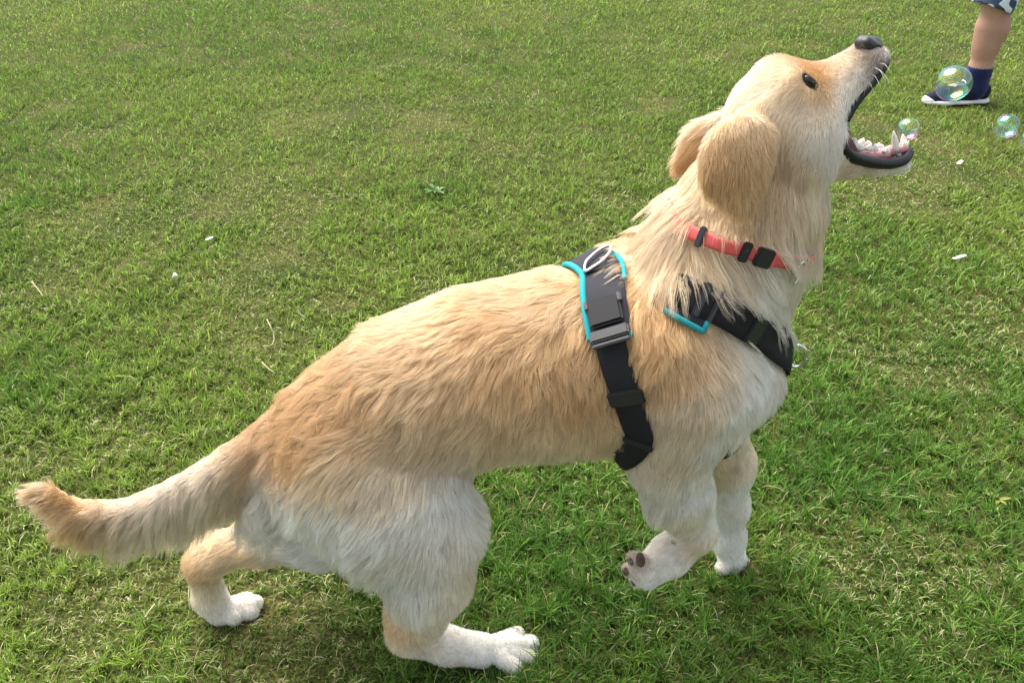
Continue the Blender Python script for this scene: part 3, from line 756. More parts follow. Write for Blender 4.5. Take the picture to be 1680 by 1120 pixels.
def frame_block(name, p, N, T, B, size, mat, parent, bev=.0015, lift=0.):
    """a bevelled block standing on the strap: size = (along T, along B, thick)"""
    import bmesh
    bm = bmesh.new(); bmesh.ops.create_cube(bm, size=1)
    for v in bm.verts: v.co = Vector((v.co.x * size[0], v.co.y * size[1], v.co.z * size[2]))
    bmesh.ops.bevel(bm, geom=bm.edges[:], offset=bev, segments=2, affect='EDGES')
    o = p + N * (size[2] / 2 + lift)
    for v in bm.verts: v.co = Vector(o + T * v.co.x + B * v.co.y + N * v.co.z)
    me = bpy.data.meshes.new(name); bm.to_mesh(me); bm.free(); me.materials.append(mat)
    for f in me.polygons: f.use_smooth = False
    return link(bpy.data.objects.new(name, me), parent)

def wire(name, pts, r, mat, parent, n=40, closed=False, sides=8):
    p = smooth_path(pts, n, closed)
    if closed: p = np.vstack([p, p[:1]])
    V, F = tube(p, r, sides); return np_mesh(name, V, F, mat, parent)

def at_px(path, px, py):
    """index of the path point that shows nearest to a picture point"""
    q = path - CAMP; dz = q @ np.array([0, cp, -sp]); x = 840 + FPX * q[:, 0] / dz; y = 560 - FPX * (q @ np.array([0, sp, cp])) / dz
    return int(np.argmin((x - px) ** 2 + (y - py) ** 2))

def make_collar():
    e = bpy.data.objects.new('dog_collar', None); e.empty_display_size = .05; link(e)
    tag(e, 'coral red webbing collar with black buckle round the dog\'s neck', 'collar')
    near = [surf((1098, 345, .01)), surf((1112, 366)), surf((1135, 381)), surf((1170, 394)), surf((1215, 406)), surf((1255, 418)), surf((1290, 424)), surf((1318, 424)), surf((1336, 408, .004))]
    path = np.array(near + [mirror(p) for p in near[::-1]])
    V, F, c, N, B, T, inner, outer = band(path, .0165, .009, .0022, 110, 5, True)
    np_mesh('strap', V, F, CORAL, e)
    s = bpy.data.objects
    for nm, px, py, sz, mt in (('slider', 1152, 388, (.008, .024, .005), PLASTIC), ('slider', 1219, 407, (.011, .024, .005), PLASTIC), ('buckle', 1250, 417, (.020, .022, .008), PLASTIC), ('buckle', 1268, 421, (.006, .018, .007), CORAL)):
        i = at_px(c, px, py); frame_block(nm, c[i] + N[i] * .001, N[i], T[i], B[i], sz, mt, e)
    i = at_px(c, 1307, 425); q = c[i] + N[i] * .006
    wire('ring', [q + B[i] * (.010 * math.sin(a)) + np.array([0, 0, -.010]) + np.array([0, 0, .010 * math.cos(a)]) + T[i] * .002 * math.sin(a) for a in np.linspace(0, 2 * math.pi, 13)[:-1]], .0012, STEEL, e, 28, True)
    return e

def make_harness():
    e = bpy.data.objects.new('dog_harness', None); e.empty_display_size = .05; link(e)
    tag(e, 'black dog harness with teal edging and plastic buckle strapped round the dog\'s chest', 'harness')
    # saddle panel over the withers
    nearp = [surf((991, 452, 0)), surf((993, 478)), surf((997, 506)), surf((1003, 535)), surf((1007, 556))]
    path = np.array([mirror(p) for p in nearp[:0:-1]] + nearp)
    W = np.full(60, .050)
    V, F, c, N, B, T, inner, outer = band(path, W, .006, .004, 60, 7)
    np_mesh('back_panel', V, F, GREYW, e)
    for side in (0, -1):                                          # piped edge on either side
        p = (outer[:, side] + N * (-.0005))[(slice(1, 59) if side == TRIM_LONG else slice(23, 37))]
        Vt, Ft = tube(p, .0040 if side == TRIM_LONG else .0030, 10); np_mesh('trim', Vt, Ft, TEAL, e)
    for end in (0, -1):
        p = outer[end, :] - N[end] * .001
        Vt, Ft = tube(p, .0030, 10); np_mesh('trim', Vt, Ft, TEAL, e)
    # webbing across the panel that carries the ring
    i = at_px(c, 990, 455)
    for ii, wd in ((at_px(c, 985, 447), .009), (at_px(c, 996, 500), .010)):
        ps = outer[ii, 1:-1] + N[ii] * .0008
        frame_block('tab', ps.mean(0), N[ii], unit(ps[-1] - ps[0]), T[ii], (.042, wd, .002), BLACKW, e, .0008)
    # ring lying on the panel
    pr = [(962, 462), (978, 455), (993, 446), (1005, 435), (1011, 425), (1005, 421), (992, 426), (977, 437), (964, 449)]
    pts = [surf(q, .0135) for q in pr]
    wire('ring', pts, .0021, STEEL, e, 60, True)
    # girth strap
    nearg = [surf((1000, 540)), surf((1007, 572)), surf((1018, 610)), surf((1033, 650)), surf((1046, 690)), surf((1052, 722)), surf((1052, 745, .05)), surf((1048, 752, .0))]
    pathg = np.array(nearg + [mirror(p) for p in nearg[-2::-1]])
    Vg, Fg, cg, Ng, Bg, Tg, ig, og = band(pathg, np.interp(np.linspace(0, 1, 90), [0, .33, .5, .67, 1], [.036, .035, .018, .035, .036]), .0075, .0024, 90, 5)
    np_mesh('girth_strap', Vg, Fg, BLACKW, e)
    i = at_px(cg, 1033, 647)
    sl = frame_block('slider', cg[i] + Ng[i] * .002, Ng[i], Tg[i], Bg[i], (.020, .043, .005), PLASTIC, e, .0018)
    i2 = at_px(cg, 1046, 728); frame_block('slider', cg[i2] + Ng[i2] * .002, Ng[i2], Tg[i2], Bg[i2], (.010, .038, .004), PLASTIC, e, .0014)
    # side-release buckle: body with prong slots and the strap end plugged in
    i = at_px(cg, 1001, 542); fr = (Ng[i], Tg[i], Bg[i])
    q = surf((998, 519)); Nn = DOG.grad(np.array([q]), .012)[0]; Tn = unit(surf((1007, 560)) - surf((992, 490))); Tn = unit(Tn - Nn * (Tn @ Nn)); Bn = np.cross(Nn, Tn)
    b0 = q + Nn * .0115
    frame_block('buckle', b0, Nn, Tn, Bn, (.036, .040, .008), GREYP, e, .0028)
    bu = frame_block('buckle', b0 + Tn * .029 - Nn * .001, Nn, Tn, Bn, (.014, .046, .008), PLASTIC, e, .002)
    for s in (-1, 1): frame_block('prong', b0 - Tn * .012 + Bn * s * .0195, Nn, Tn, Bn, (.012, .006, .0075), PLASTIC, bu, .0015)
    frame_block('ridge', b0 + Tn * .0405, Nn, Tn, Bn, (.005, .044, .006), PLASTIC, bu, .0014)
    # chest strap, from the shoulder to the breast
    nearc = [surf((1104, 474)), surf((1112, 477)), surf((1125, 482)), surf((1165, 498)), surf((1205, 517)), surf((1245, 543)), surf((1272, 568)), surf((1290, 585, .012)), surf((1296, 592, 0))]
    pathc = np.array(nearc + [mirror(p) for p in nearc[-2::-1]])
    Vc, Fc, cc, Nc, Bc, Tc, ic, oc = band(pathc, np.interp(np.linspace(0, 1, 100), [0, .25, .42, .5, .58, .75, 1], [.034, .040, .050, .046, .050, .040, .034]), .008, .0026, 100, 5)
    np_mesh('chest_strap', Vc, Fc, BLACKW, e)
    # padded teal shoulder end under the strap
    np_ = [surf((1106, 487)), surf((1116, 493)), surf((1135, 503)), surf((1160, 514))]
    Vp, Fp, cpd, Np, Bp, Tp, ip, op = band(np.array(np_), .044, .005, .003, 24, 5)
    np_mesh('shoulder_pad', Vp, Fp, GREYW, e)
    for sd in (PAD_EDGE,):
        Vt, Ft = tube(op[:, sd], .0036, 10); np_mesh('trim', Vt, Ft, TEAL, e)
    Vt, Ft = tube(op[-1], .0034, 10); np_mesh('trim', Vt, Ft, TEAL, e)
    for px, py, ln in ((1150, 500, .009), (1168, 509, .006), (1232, 545, .026)):
        i = at_px(cc, px, py); frame_block('slider', cc[i] + Nc[i] * .002, Nc[i], Tc[i], Bc[i], (ln, .041, .0045), PLASTIC, e, .0015)
    # breast strap running down between the forelegs to the girth
    nb = [surf((1298, 606, 0)), surf((1293, 640, 0)), surf((1276, 676, 0)), surf((1235, 715, 0)), surf((1170, 742, 0)), surf((1090, 752, 0))]
    Vb, Fb, cb, Nb, Bb, Tb, ib, ob = band(np.array(nb), .034, .007, .0026, 50, 5)
    np_mesh('breast_strap', Vb, Fb, BLACKW, e)
    q = surf((1300, 585, .006), .014); Nq = DOG.grad(np.array([q]), .01)[0]
    wire('ring', [q + Nq * (.010 + .010 * math.cos(a)) + np.array([0, 0, -1.]) * (.017 * math.sin(a)) + EW * .004 * math.cos(a) for a in np.linspace(0, 2 * math.pi, 17)[:-1]], .0021, STEEL, e, 40, True)
    return e
make_collar(); make_harness()

BC = np.concatenate([b[0] for b in BANDS]); BW = np.concatenate([b[1] for b in BANDS]); BN = np.concatenate([b[2] for b in BANDS]); BI = np.concatenate([np.full(len(b[0]), i) for i, b in enumerate(BANDS)])
def near_band(P, which=False):
    """distance to the nearest strap centre line, less its half width (and which strap it is)"""
    out = np.full(len(P), 9.); wh = np.zeros(len(P), int)
    lo, hi = BC.min(0) - .05, BC.max(0) + .05
    cand = np.where(((P > lo) & (P < hi)).all(1))[0]; Q = P[cand].astype(np.float32); o = np.full(len(Q), 9., np.float32); w = np.zeros(len(Q), int)
    for i in range(0, len(BC), 2):
        m = np.where(np.abs(Q[:, 0] - BC[i, 0]) < .045)[0]
        d = Q[m] - BC[i].astype(np.float32); nn = d @ BN[i].astype(np.float32)          # measured across the strap, whatever the height above it
        q = np.sqrt(np.maximum((d * d).sum(1) - nn * nn, 0)) - BW[i]; q[np.abs(nn) > .035] = 9.
        b = q < o[m]; o[m[b]] = q[b]; w[m[b]] = BI[i]
    out[cand] = o; wh[cand] = w
    return (out, wh) if which else out
def bare(P): return (near_band(P) < -.002) | bare_face(P)
def lifted(P):
    d = near_band(P); return np.where(d < .003, .0112, .0012)
# ================================================================== EYES, NOSE, MOUTH, CLAWS
NOSE_M = material('wet_nose', (.022, .020, .022), .34, .5, bump=(900, .35)); LIP_M = material('lip_skin', (.012, .010, .011), .42, .35, bump=(300, .2))
EYE_M = material('eyeball', (.012, .006, .004), .16, .5); WHITE_M = material('eye_white', (.20, .17, .16), .3, .4)
TOOTH_M = material('tooth', (.80, .76, .66), .25, .5); TONGUE_M = material('tongue', (.55, .33, .34), .35, .5, bump=(500, .4), noise=(60, .8))
GUM_M = material('gum', (.50, .22, .22), .3, .5, noise=(80, .7)); PALE_M = material('mouth_lining', (.42, .22, .23), .35, .5, noise=(70, .75))
PAD_M = material('paw_pad', (.125, .070, .055), .7, .3, noise=(120, .6), bump=(500, .5)); CLAW_M = material('claw', (.10, .075, .055), .4, .5)

def head_pt(px, py, off=0.):
    return surf((px, py), off)
def ball(name, c, r, mat, parent, ax=None, sc=1., h=None):
    return sdf_object(name, [prim(c, c + np.array([1e-4, 0, 0]), r, r, .001, ax, sc)], h or r / 7, mat, parent, .004)

# nose leather with nostrils
n0, n1 = D(1419, 74, 0), D(1433, 74, 0); nr = Rpx(n0, 1)
def NP(px, py, w): return D(px, py, w)
nose_pr = [prim(NP(1415, 71, 0), NP(1433, 74, 0), 12.5 * nr, 13 * nr, .004), prim(NP(1422, 70, .008), NP(1435, 80, .008), 9.5 * nr, 10.5 * nr, .004), prim(NP(1422, 70, -.008), NP(1435, 80, -.008), 9.5 * nr, 10.5 * nr, .004), prim(NP(1436, 80, 0), NP(1447, 98, 0), 9 * nr, 5 * nr, .005)]
for s in (1, -1):
    nose_pr.append(prim(NP(1441, 80, .013 * s), NP(1424, 86, .022 * s), 3.8 * nr, 3.0 * nr, .002, sub=True))
sdf_object('nose', nose_pr, .0011, NOSE_M, DOG_OB, .006)

# eyes: narrow almond balls set in dark lids
for s in (1, -1):
    c = EYE0 - EYE_N * .0050
    rim = [EYE0 + EYE_N * (-.0006 + .0008 * math.cos(2 * a)) + EYE_UP * (.0096 * math.cos(a)) + EYE_FW * (.0044 * math.sin(a) * (1 - .3 * math.cos(a))) for a in np.linspace(0, 2 * math.pi, 17)[:-1]]
    rim = [q - EYE_N * (float(DOG.val(np.array([q]))[0]) - .0004) for q in rim]
    ex = EYE_FW
    if s < 0: rim = [mirror(q) for q in rim]; c = mirror(c); ex = EYE_FW - 2 * (EYE_FW @ EW) * EW
    ball('eye', c, .0098, EYE_M, DOG_OB, ex, 1.75)
    wire('eyelid', rim, .0012, LIP_M, DOG_OB, 40, True)

# lips of the lower jaw: a thick dark band from the corner of the mouth to the chin, both sides
lip = [(1387, 196), (1381, 222), (1384, 244), (1400, 258), (1428, 266), (1458, 269), (1482, 263), (1492, 250)]
lw = [.026, .038, .041, .037, .030, .024, .016, .004]
lr = np.interp(np.linspace(0, 7, 60), range(8), [4, 7, 10, 10.5, 10, 9.5, 9.5, 8.5])
lpath = np.array([D(a, b, w) for (a, b), w in zip(lip, lw)])
for s in (1, -1):
    p = smooth_path(lpath if s > 0 else mirror(lpath), 60); V, F = tube(p, lr * nr, 10); np_mesh('lip', V, F, LIP_M, DOG_OB)
# edge of the upper lip
ul = [(1388, 198), (1399, 178), (1413, 159), (1430, 139), (1445, 120), (1454, 104), (1452, 92)]
uw = [.036, .032, .028, .024, .020, .013, .003]
upath = np.array([D(a, b, w) for (a, b), w in zip(ul, uw)])
for s in (1, -1):
    p = smooth_path(upath if s > 0 else mirror(upath), 40); V, F = tube(p, np.linspace(7.0, 5.4, 40) * nr, 8); np_mesh('lip', V, F, LIP_M, DOG_OB)
# floor of the mouth, gum ridge, tongue
sdf_object('mouth_lining', [prim(D(1392, 246, 0), D(1470, 256, 0), 11 * nr, 8 * nr, .004)], .0016, PALE_M, DOG_OB, .005)
sdf_object('mouth_corner', [prim(D(1384, 214, 0), D(1392, 250, 0), 9 * nr, 9 * nr, .006), prim(D(1386, 212, .028), D(1386, 212, -.028), 5 * nr, 5 * nr, .008), prim(D(1388, 240, .030), D(1388, 240, -.030), 8 * nr, 8 * nr, .008)], .0018, LIP_M, DOG_OB, .006)
sdf_object('gum', [prim(D(1456, 250, .008), D(1484, 244, .004), 7 * nr, 7 * nr, .004), prim(D(1456, 246, -.008), D(1484, 242, -.004), 7 * nr, 7 * nr, .004)], .0014, GUM_M, DOG_OB, .005)
tg = [(1392, 246), (1412, 250), (1436, 251), (1456, 250), (1474, 248)]
for s in (1, -1):
    gp_ = np.array([D(x, y, w * s) for x, y, w in ((1396, 252, .021), (1416, 255, .0185), (1436, 256, .0165), (1458, 254, .0135))]); V, F = tube(smooth_path(gp_, 20), 5.5 * nr, 8); np_mesh('gum', V, F, GUM_M, DOG_OB)
sdf_object('tongue', [prim(D(*tg[i], 0), D(*tg[i + 1], 0), r0 * nr, r1 * nr, .004, np.array([0, 0, 1.]), 1.8) for i, (r0, r1) in enumerate(((9, 12), (12, 13), (13, 12), (12, 7)))], .0014, TONGUE_M, DOG_OB, .005)

def tooth(px, py, w, tx, ty, r):
    a = D(px, py, w); b = D(tx, ty, w * .95); t = np.linspace(0, 1, 7)[:, None]
    bend = np.array(unit(a - b)) * 0
    V, F = tube(a * (1 - t) + b * t, r * nr * np.array([1, 1.06, 1.02, .92, .74, .46, .12]), 7); np_mesh('tooth', V, F, TOOTH_M, DOG_OB)
for s, dx, dy in ((1, 0, 0), (-1, 5, -5)):
    w = .0135 * s
    tooth(1470 + (14 if s < 0 else 0), 247 + dy, .008 * s, 1466 + (15 if s < 0 else 0), 215 + (5 if s < 0 else 0), 6.2)      # lower canines
    for i, (x, h, r) in enumerate(((1398, 15, 8.0), (1412, 13, 7.2), (1425, 10, 6.0), (1437, 11, 5.0), (1447, 7, 4.6), (1456, 8, 3.6))):
        y = 244 + i * 1.4 + dy
        tooth(x + 2 * math.sin(i * 5 + s), y, w * (1.3 - .05 * i), x + 2 + 4 * math.sin(i * 3.1 + s), y - h * (1 + .22 * math.sin(i * 2.3 + 2 * s)), r)
    for k in range(3): tooth(1481 + k * 3.2 - (4 if s < 0 else 0), 243 + dy * .5, (.0055 - .0015 * k) * s, 1484 + k * 3.2 - (4 if s < 0 else 0), 231 + dy * .5, 2.6)
for s in (1, -1):                                                # upper canines and cheek teeth, tucked behind the lip
    tooth(1430, 118, .015 * s, 1441, 135, 4.6)
    for x, y in ((1416, 138), (1406, 150), (1397, 164)): tooth(x - 5, y - 4, .015 * s, x + 3, y + 5, 4.6)

# paw pads under the lifted foot, and claws
for q in ((1070, 922, .079, 15), ):
    pass
def pad(px, py, w, r, sc=1.5):
    c = push([D(px, py, w)], -.002)[0]; nn = DOG.grad(np.array([c]), .006)[0]
    sdf_object('paw_pad', [prim(c, c + EW * .0008, r * nr, r * nr, .001, nn, sc)], .0013, PAD_M, DOG_OB, .004)
pad(1056, 917, .096, 15, 2.2); pad(1029, 922, .096, 9.5, 2); pad(1025, 937, .086, 10, 2); pad(1038, 954, .076, 10, 2); pad(1090, 893, .098, 9)
PAWS = [((862, 1060, .052), (884, 1064)), ((862, 1078, .068), (885, 1083)), ((832, 1083, .082), (851, 1097)), ((846, 1048, .040), (868, 1048)),
        ((1186, 931, -.052), (1183, 946)), ((1199, 937, -.057), (1198, 952)), ((1213, 936, -.067), (1215, 951)), ((1222, 927, -.078), (1229, 940)),
        ((405, 983, -.090), (424, 984)), ((418, 989, -.080), (436, 993)), ((412, 1003, -.068), (429, 1010)), ((384, 1012, -.056), (396, 1023))]
for (px, py, w), (tx, ty) in PAWS:
    a = np.array(D(px, py, w)); b = np.array(D(tx, ty, w)); a = a * .35 + b * .65; t = np.linspace(0, 1, 6)[:, None]
    p = a * (1 - t) + b * t; p[:, 2] = np.maximum(p[:, 2], .004)
    V, F = tube(p, np.array([3.2, 3.2, 2.9, 2.3, 1.5, .3]) * nr, 7); np_mesh('claw', V, F, CLAW_M, DOG_OB)

EYE_C = [head_pt(1328, 133), mirror(head_pt(1328, 133))]
NOSE_C = [D(1426, 72, 0), D(1434, 78, .006), D(1434, 78, -.006)]
PAD_C = [(push([D(a, b, w)], 0)[0], r) for a, b, w, r in ((1050, 919, .095, .0085), (1027, 924, .094, .006), (1024, 938, .084, .006), (1037, 956, .074, .006))]
def bare_face(P):
    m = in_gape(P)
    m |= eye_dist(P) < 1.0
    for c in NOSE_C: m |= np.linalg.norm(P - c, axis=1) < .0105
    for c, r in PAD_C: m |= np.linalg.norm(P - c, axis=1) < r
    for q, rr in ((lpath, .0052), (upath, .0058)):
        for s in (1, -1):
            for c in smooth_path(q if s > 0 else mirror(q), 24): m |= np.linalg.norm(P - c, axis=1) < rr
    return m
grow_fur(bare, lifted)
# whiskers
for s in (1, -1):
    for px, py, tx, ty in ((1432, 112, 1452, 132), (1424, 120, 1446, 146), (1416, 128, 1436, 158), (1438, 104, 1462, 120), (1426, 108, 1462, 138)):
        a = D(px, py, .019); b = D(tx, ty, .045); m = (a + b) / 2 + np.array([0, 0, .004])
        if s < 0: a, m, b = mirror(a), mirror(m), mirror(b)
        p = smooth_path([a, m, b], 8); V, F = tube(p, np.linspace(.00028, .00008, 8), 4); np_mesh('whisker', V, F, TOOTH_M, DOG_OB)
# ================================================================== THE PERSON BEHIND
def make_person():
    H = on_ground(1592, 169)
    ef = unit(np.array([-1, -.10, 0])); el = np.array([ef[1], -ef[0], 0]) * -1; up = np.array([0, 0, 1.])
    el = np.cross(up, ef)                                        # towards the person's left: nearer the camera
    if el[1] > 0: el = -el
    def Q(f, l, z): return H + ef * f + el * l + up * z
    SK = material('person_skin', (.43, .245, .17), .55, .4, noise=(14, .86), bump=(220, .12))
    n, l_ = SK.node_tree.nodes, SK.node_tree.links
    n['Principled BSDF'].inputs['Subsurface Weight'].default_value = .12; n['Principled BSDF'].inputs['Subsurface Scale'].default_value = .01
    pr = []
    def L(*pts, k=.03):
        for a, b in zip(pts[:-1], pts[1:]): pr.append(prim(Q(*a[:3]), Q(*b[:3]), a[3], b[3], k))
    for s in (1, -1):                                            # legs: one under the body, the other striding behind
        if s > 0: ank, kn, hip = (0, 0), (.008, 0), (-.135, -.03)
        else: ank, kn, hip = (-.66, -.22), (-.40, -.21), (-.135, -.19)
        at = lambda t: (ank[0] + (kn[0] - ank[0]) * t, ank[1] + (kn[1] - ank[1]) * t)
        L((*at(0), .07, .040), (*at(.18), .14, .041), (*at(.42), .23, .045), (*at(.64), .31, .053), (*at(.85), .40, .051), (*kn, .48, .054), (kn[0] * .5 + hip[0] * .5, kn[1] * .5 + hip[1] * .5, .66, .078), (*hip, .86, .095))
        L((*at(.5), .26, .044), (at(.6)[0] - .022, at(.6)[1], .30, .042), (at(.85)[0] - .008, at(.85)[1], .38, .042))
        L((*ank, .06, .040), (ank[0] + .10, ank[1], .05, .032))
    cx = -.135
    L((cx, -.11, .90, .14), (cx, -.11, 1.05, .125), (cx - .005, -.11, 1.22, .145), (cx, -.11, 1.34, .11), k=.06)
    L((cx, .04, 1.37, .06), (cx, -.26, 1.37, .06), k=.04)
    L((cx, -.11, 1.38, .06), (cx + .015, -.11, 1.49, .052))
    L((cx + .02, -.11, 1.60, .088), (cx + .035, -.11, 1.53, .060)); L((cx + .115, -.11, 1.565, .010), (cx + .10, -.11, 1.59, .008), k=.012)
    for s in (1, -1):
        sh = -.11 + .185 * s
        L((cx, sh, 1.36, .052), (cx - .03, sh + .04 * s, 1.10, .042), (cx + .10, sh + .03 * s, .90, .032), (cx + .14, sh + .02 * s, .86, .026), k=.02)
        L((cx + .145, sh + .02 * s, .86, .026), (cx + .19, sh + .015 * s, .82, .022), k=.015)
        L((cx + .02, -.11 + .088 * s, 1.575, .018), (cx + .015, -.11 + .09 * s, 1.60, .020), k=.006)
        for j in range(4):
            a = (cx + .195, sh + .015 * s + (j - 1.5) * .017, .818, .0088); b = (cx + .235 - .006 * abs(j - 1.3), sh + .01 * s + (j - 1.5) * .018, .790, .0078); c = (cx + .243 - .008 * abs(j - 1.3), sh + .008 * s + (j - 1.5) * .018, .758, .0066)
            L(a, b, c, k=.004)
        L((cx + .165, sh - .010 * s, .845, .011), (cx + .195, sh - .03 * s, .835, .0095), (cx + .22, sh - .036 * s, .812, .008), k=.005)
    F = Field(pr, .006, .02); V, Fq = F.mesh()
    e = np_mesh('person', V, Fq, SK); tag(e, 'person in patterned shorts, navy sock and low navy shoe stepping across the lawn', 'person')
    NAVY = material('navy_canvas', (.012, .016, .035), .8, .2, noise=(300, .7), bump=(700, .3)); SOCK = material('navy_knit', (.008, .016, .075), .9, .2, noise=(120, .7), bump=(420, .6), sheen=.2)
    RUB = material('white_rubber', (.72, .70, .66), .5, .4, noise=(30, .8)); LACE = material('white_lace', (.75, .75, .73), .8, .2)
    for s in (1, -1):
        ax, lx = ((0, 0) if s > 0 else (-.66, -.22)); kx, kl = ((.008, 0) if s > 0 else (-.40, -.21))
        def A(f, l, z): return Q(ax + f, lx + l, z)
        sock = [prim(A(0, 0, .06), Q(ax + (kx - ax) * .2, lx + (kl - lx) * .25, .138), .0465, .0505, .01), prim(A(0, 0, .06), A(.08, 0, .05), .044, .036, .02)]
        Fs = Field(sock, .004, .01); sv, sq = Fs.mesh()
        dv = (sv - H) @ up
        ridge = .0009 * np.sin(np.arctan2((sv - A(0, 0, 0)) @ el, (sv - A(0, 0, 0)) @ ef) * 40)
        sv = sv + Fs.grad(sv) * ridge[:, None]
        np_mesh('sock', sv, sq, SOCK, e)
        shoe = [prim(A(-.028, 0, .050), A(.03, 0, .052), .042, .043, .015), prim(A(.03, 0, .050), A(.13, .006, .034), .043, .038, .02), prim(A(.13, .006, .032), A(.185, .010, .026), .038, .029, .02)]
        shoe.append(prim(A(-.005, 0, .155), A(.0, 0, .112), .045, .040, .004, sub=True))
        so = sdf_object('shoe', shoe, .004, NAVY, e)
        sole = [prim(A(-.03, 0, .014), A(.05, .0, .014), .0455, .043, .01, up, 3.0), prim(A(.05, 0, .014), A(.14, .006, .014), .043, .047, .01, up, 3.0), prim(A(.14, .006, .015), A(.19, .010, .016), .047, .034, .01, up, 2.4)]
        sdf_object('sole', sole, .0035, RUB, so)
        sdf_object('toe_cap', [prim(A(.196, .010, .022), A(.190, .010, .024), .029, .029, .005, up, 1.5)], .003, RUB, so)
        for i in range(4):
            f = .055 + .022 * i; z = .096 - .0125 * i
            V2, F2 = tube([A(f, -.020, z - .012), A(f + .002, -.010, z - .0015), A(f + .004, 0, z + .001), A(f + .002, .010, z - .0015), A(f, .020, z - .012)], .0028, 6); np_mesh('lace', V2, F2, LACE, so)
    # shorts with a navy leaf-like print
    m = bpy.data.materials.new('printed_cotton'); m.use_nodes = True; n, l = m.node_tree.nodes, m.node_tree.links; b = n['Principled BSDF']; b.inputs['Roughness'].default_value = .85
    tc = n.new('ShaderNodeTexCoord'); wv = n.new('ShaderNodeTexWave'); wv.inputs['Scale'].default_value = 11; wv.inputs['Distortion'].default_value = 9; wv.inputs['Detail'].default_value = 2; wv.bands_direction = 'DIAGONAL'
    l.new(tc.outputs['Object'], wv.inputs['Vector']); rp = n.new('ShaderNodeValToRGB'); el_ = rp.color_ramp.elements
    el_[0].position = .24; el_[0].color = (.035, .055, .10, 1); el_[1].position = .33; el_[1].color = (.62, .68, .72, 1)
    l.new(wv.outputs['Fac'], rp.inputs[0]); l.new(rp.outputs[0], b.inputs['Base Color'])
    def Qk(t, s):                                                # along the thigh, hip to hem
        hip = (-.135, -.03) if s > 0 else (-.135, -.19); kn = (.008, 0) if s > 0 else (-.40, -.21)
        return Q(hip[0] + (kn[0] - hip[0]) * t, hip[1] + (kn[1] - hip[1]) * t, .86 + (.455 - .86) * t)
    sp_ = [prim(Q(-.135, -.11, .93), Q(-.135, -.11, .84), .158, .165, .05)]
    for s in (1, -1):
        sp_ += [prim(Qk(0, s), Qk(.5, s), .122, .106, .03), prim(Qk(.5, s), Qk(1.15, s), .100, .080, .02), prim(Qk(1.6, s), Qk(1.39, s), .12, .12, .003, sub=True)]
    sdf_object('shorts', sp_, .006, m, e)
    TS = material('grey_jersey', (.30, .32, .35), .9, .2, noise=(30, .85))
    tp = [prim(Q(cx, -.11, .92), Q(cx, -.11, 1.22), .150, .160, .05), prim(Q(cx, -.11, 1.22), Q(cx, -.11, 1.345), .160, .122, .05)]
    for s in (1, -1): tp.append(prim(Q(cx, -.11 + .15 * s, 1.365), Q(cx - .02, -.11 + .225 * s, 1.19), .068, .062, .04))
    sdf_object('t_shirt', tp, .007, TS, e)
    HR = material('brown_hair', (.06, .035, .02), .6, .4, noise=(60, .6), bump=(200, .6))
    sdf_object('hair', [prim(Q(cx - .005, -.11, 1.625), Q(cx - .025, -.11, 1.575), .094, .080, .02)], .006, HR, e)
    EW_ = material('person_eye', (.05, .03, .02), .1, .6); LP = material('person_lips', (.42, .17, .15), .5, .4)
    for s in (1, -1): ball('eye', Q(cx + .098, -.11 + .032 * s, 1.592), .010, EW_, e, h=.002)
    V3, F3 = tube([Q(cx + .088, -.11 - .02, 1.535), Q(cx + .098, -.11, 1.533), Q(cx + .088, -.11 + .02, 1.535)], .0045, 6); np_mesh('mouth', V3, F3, LP, e)
make_person()

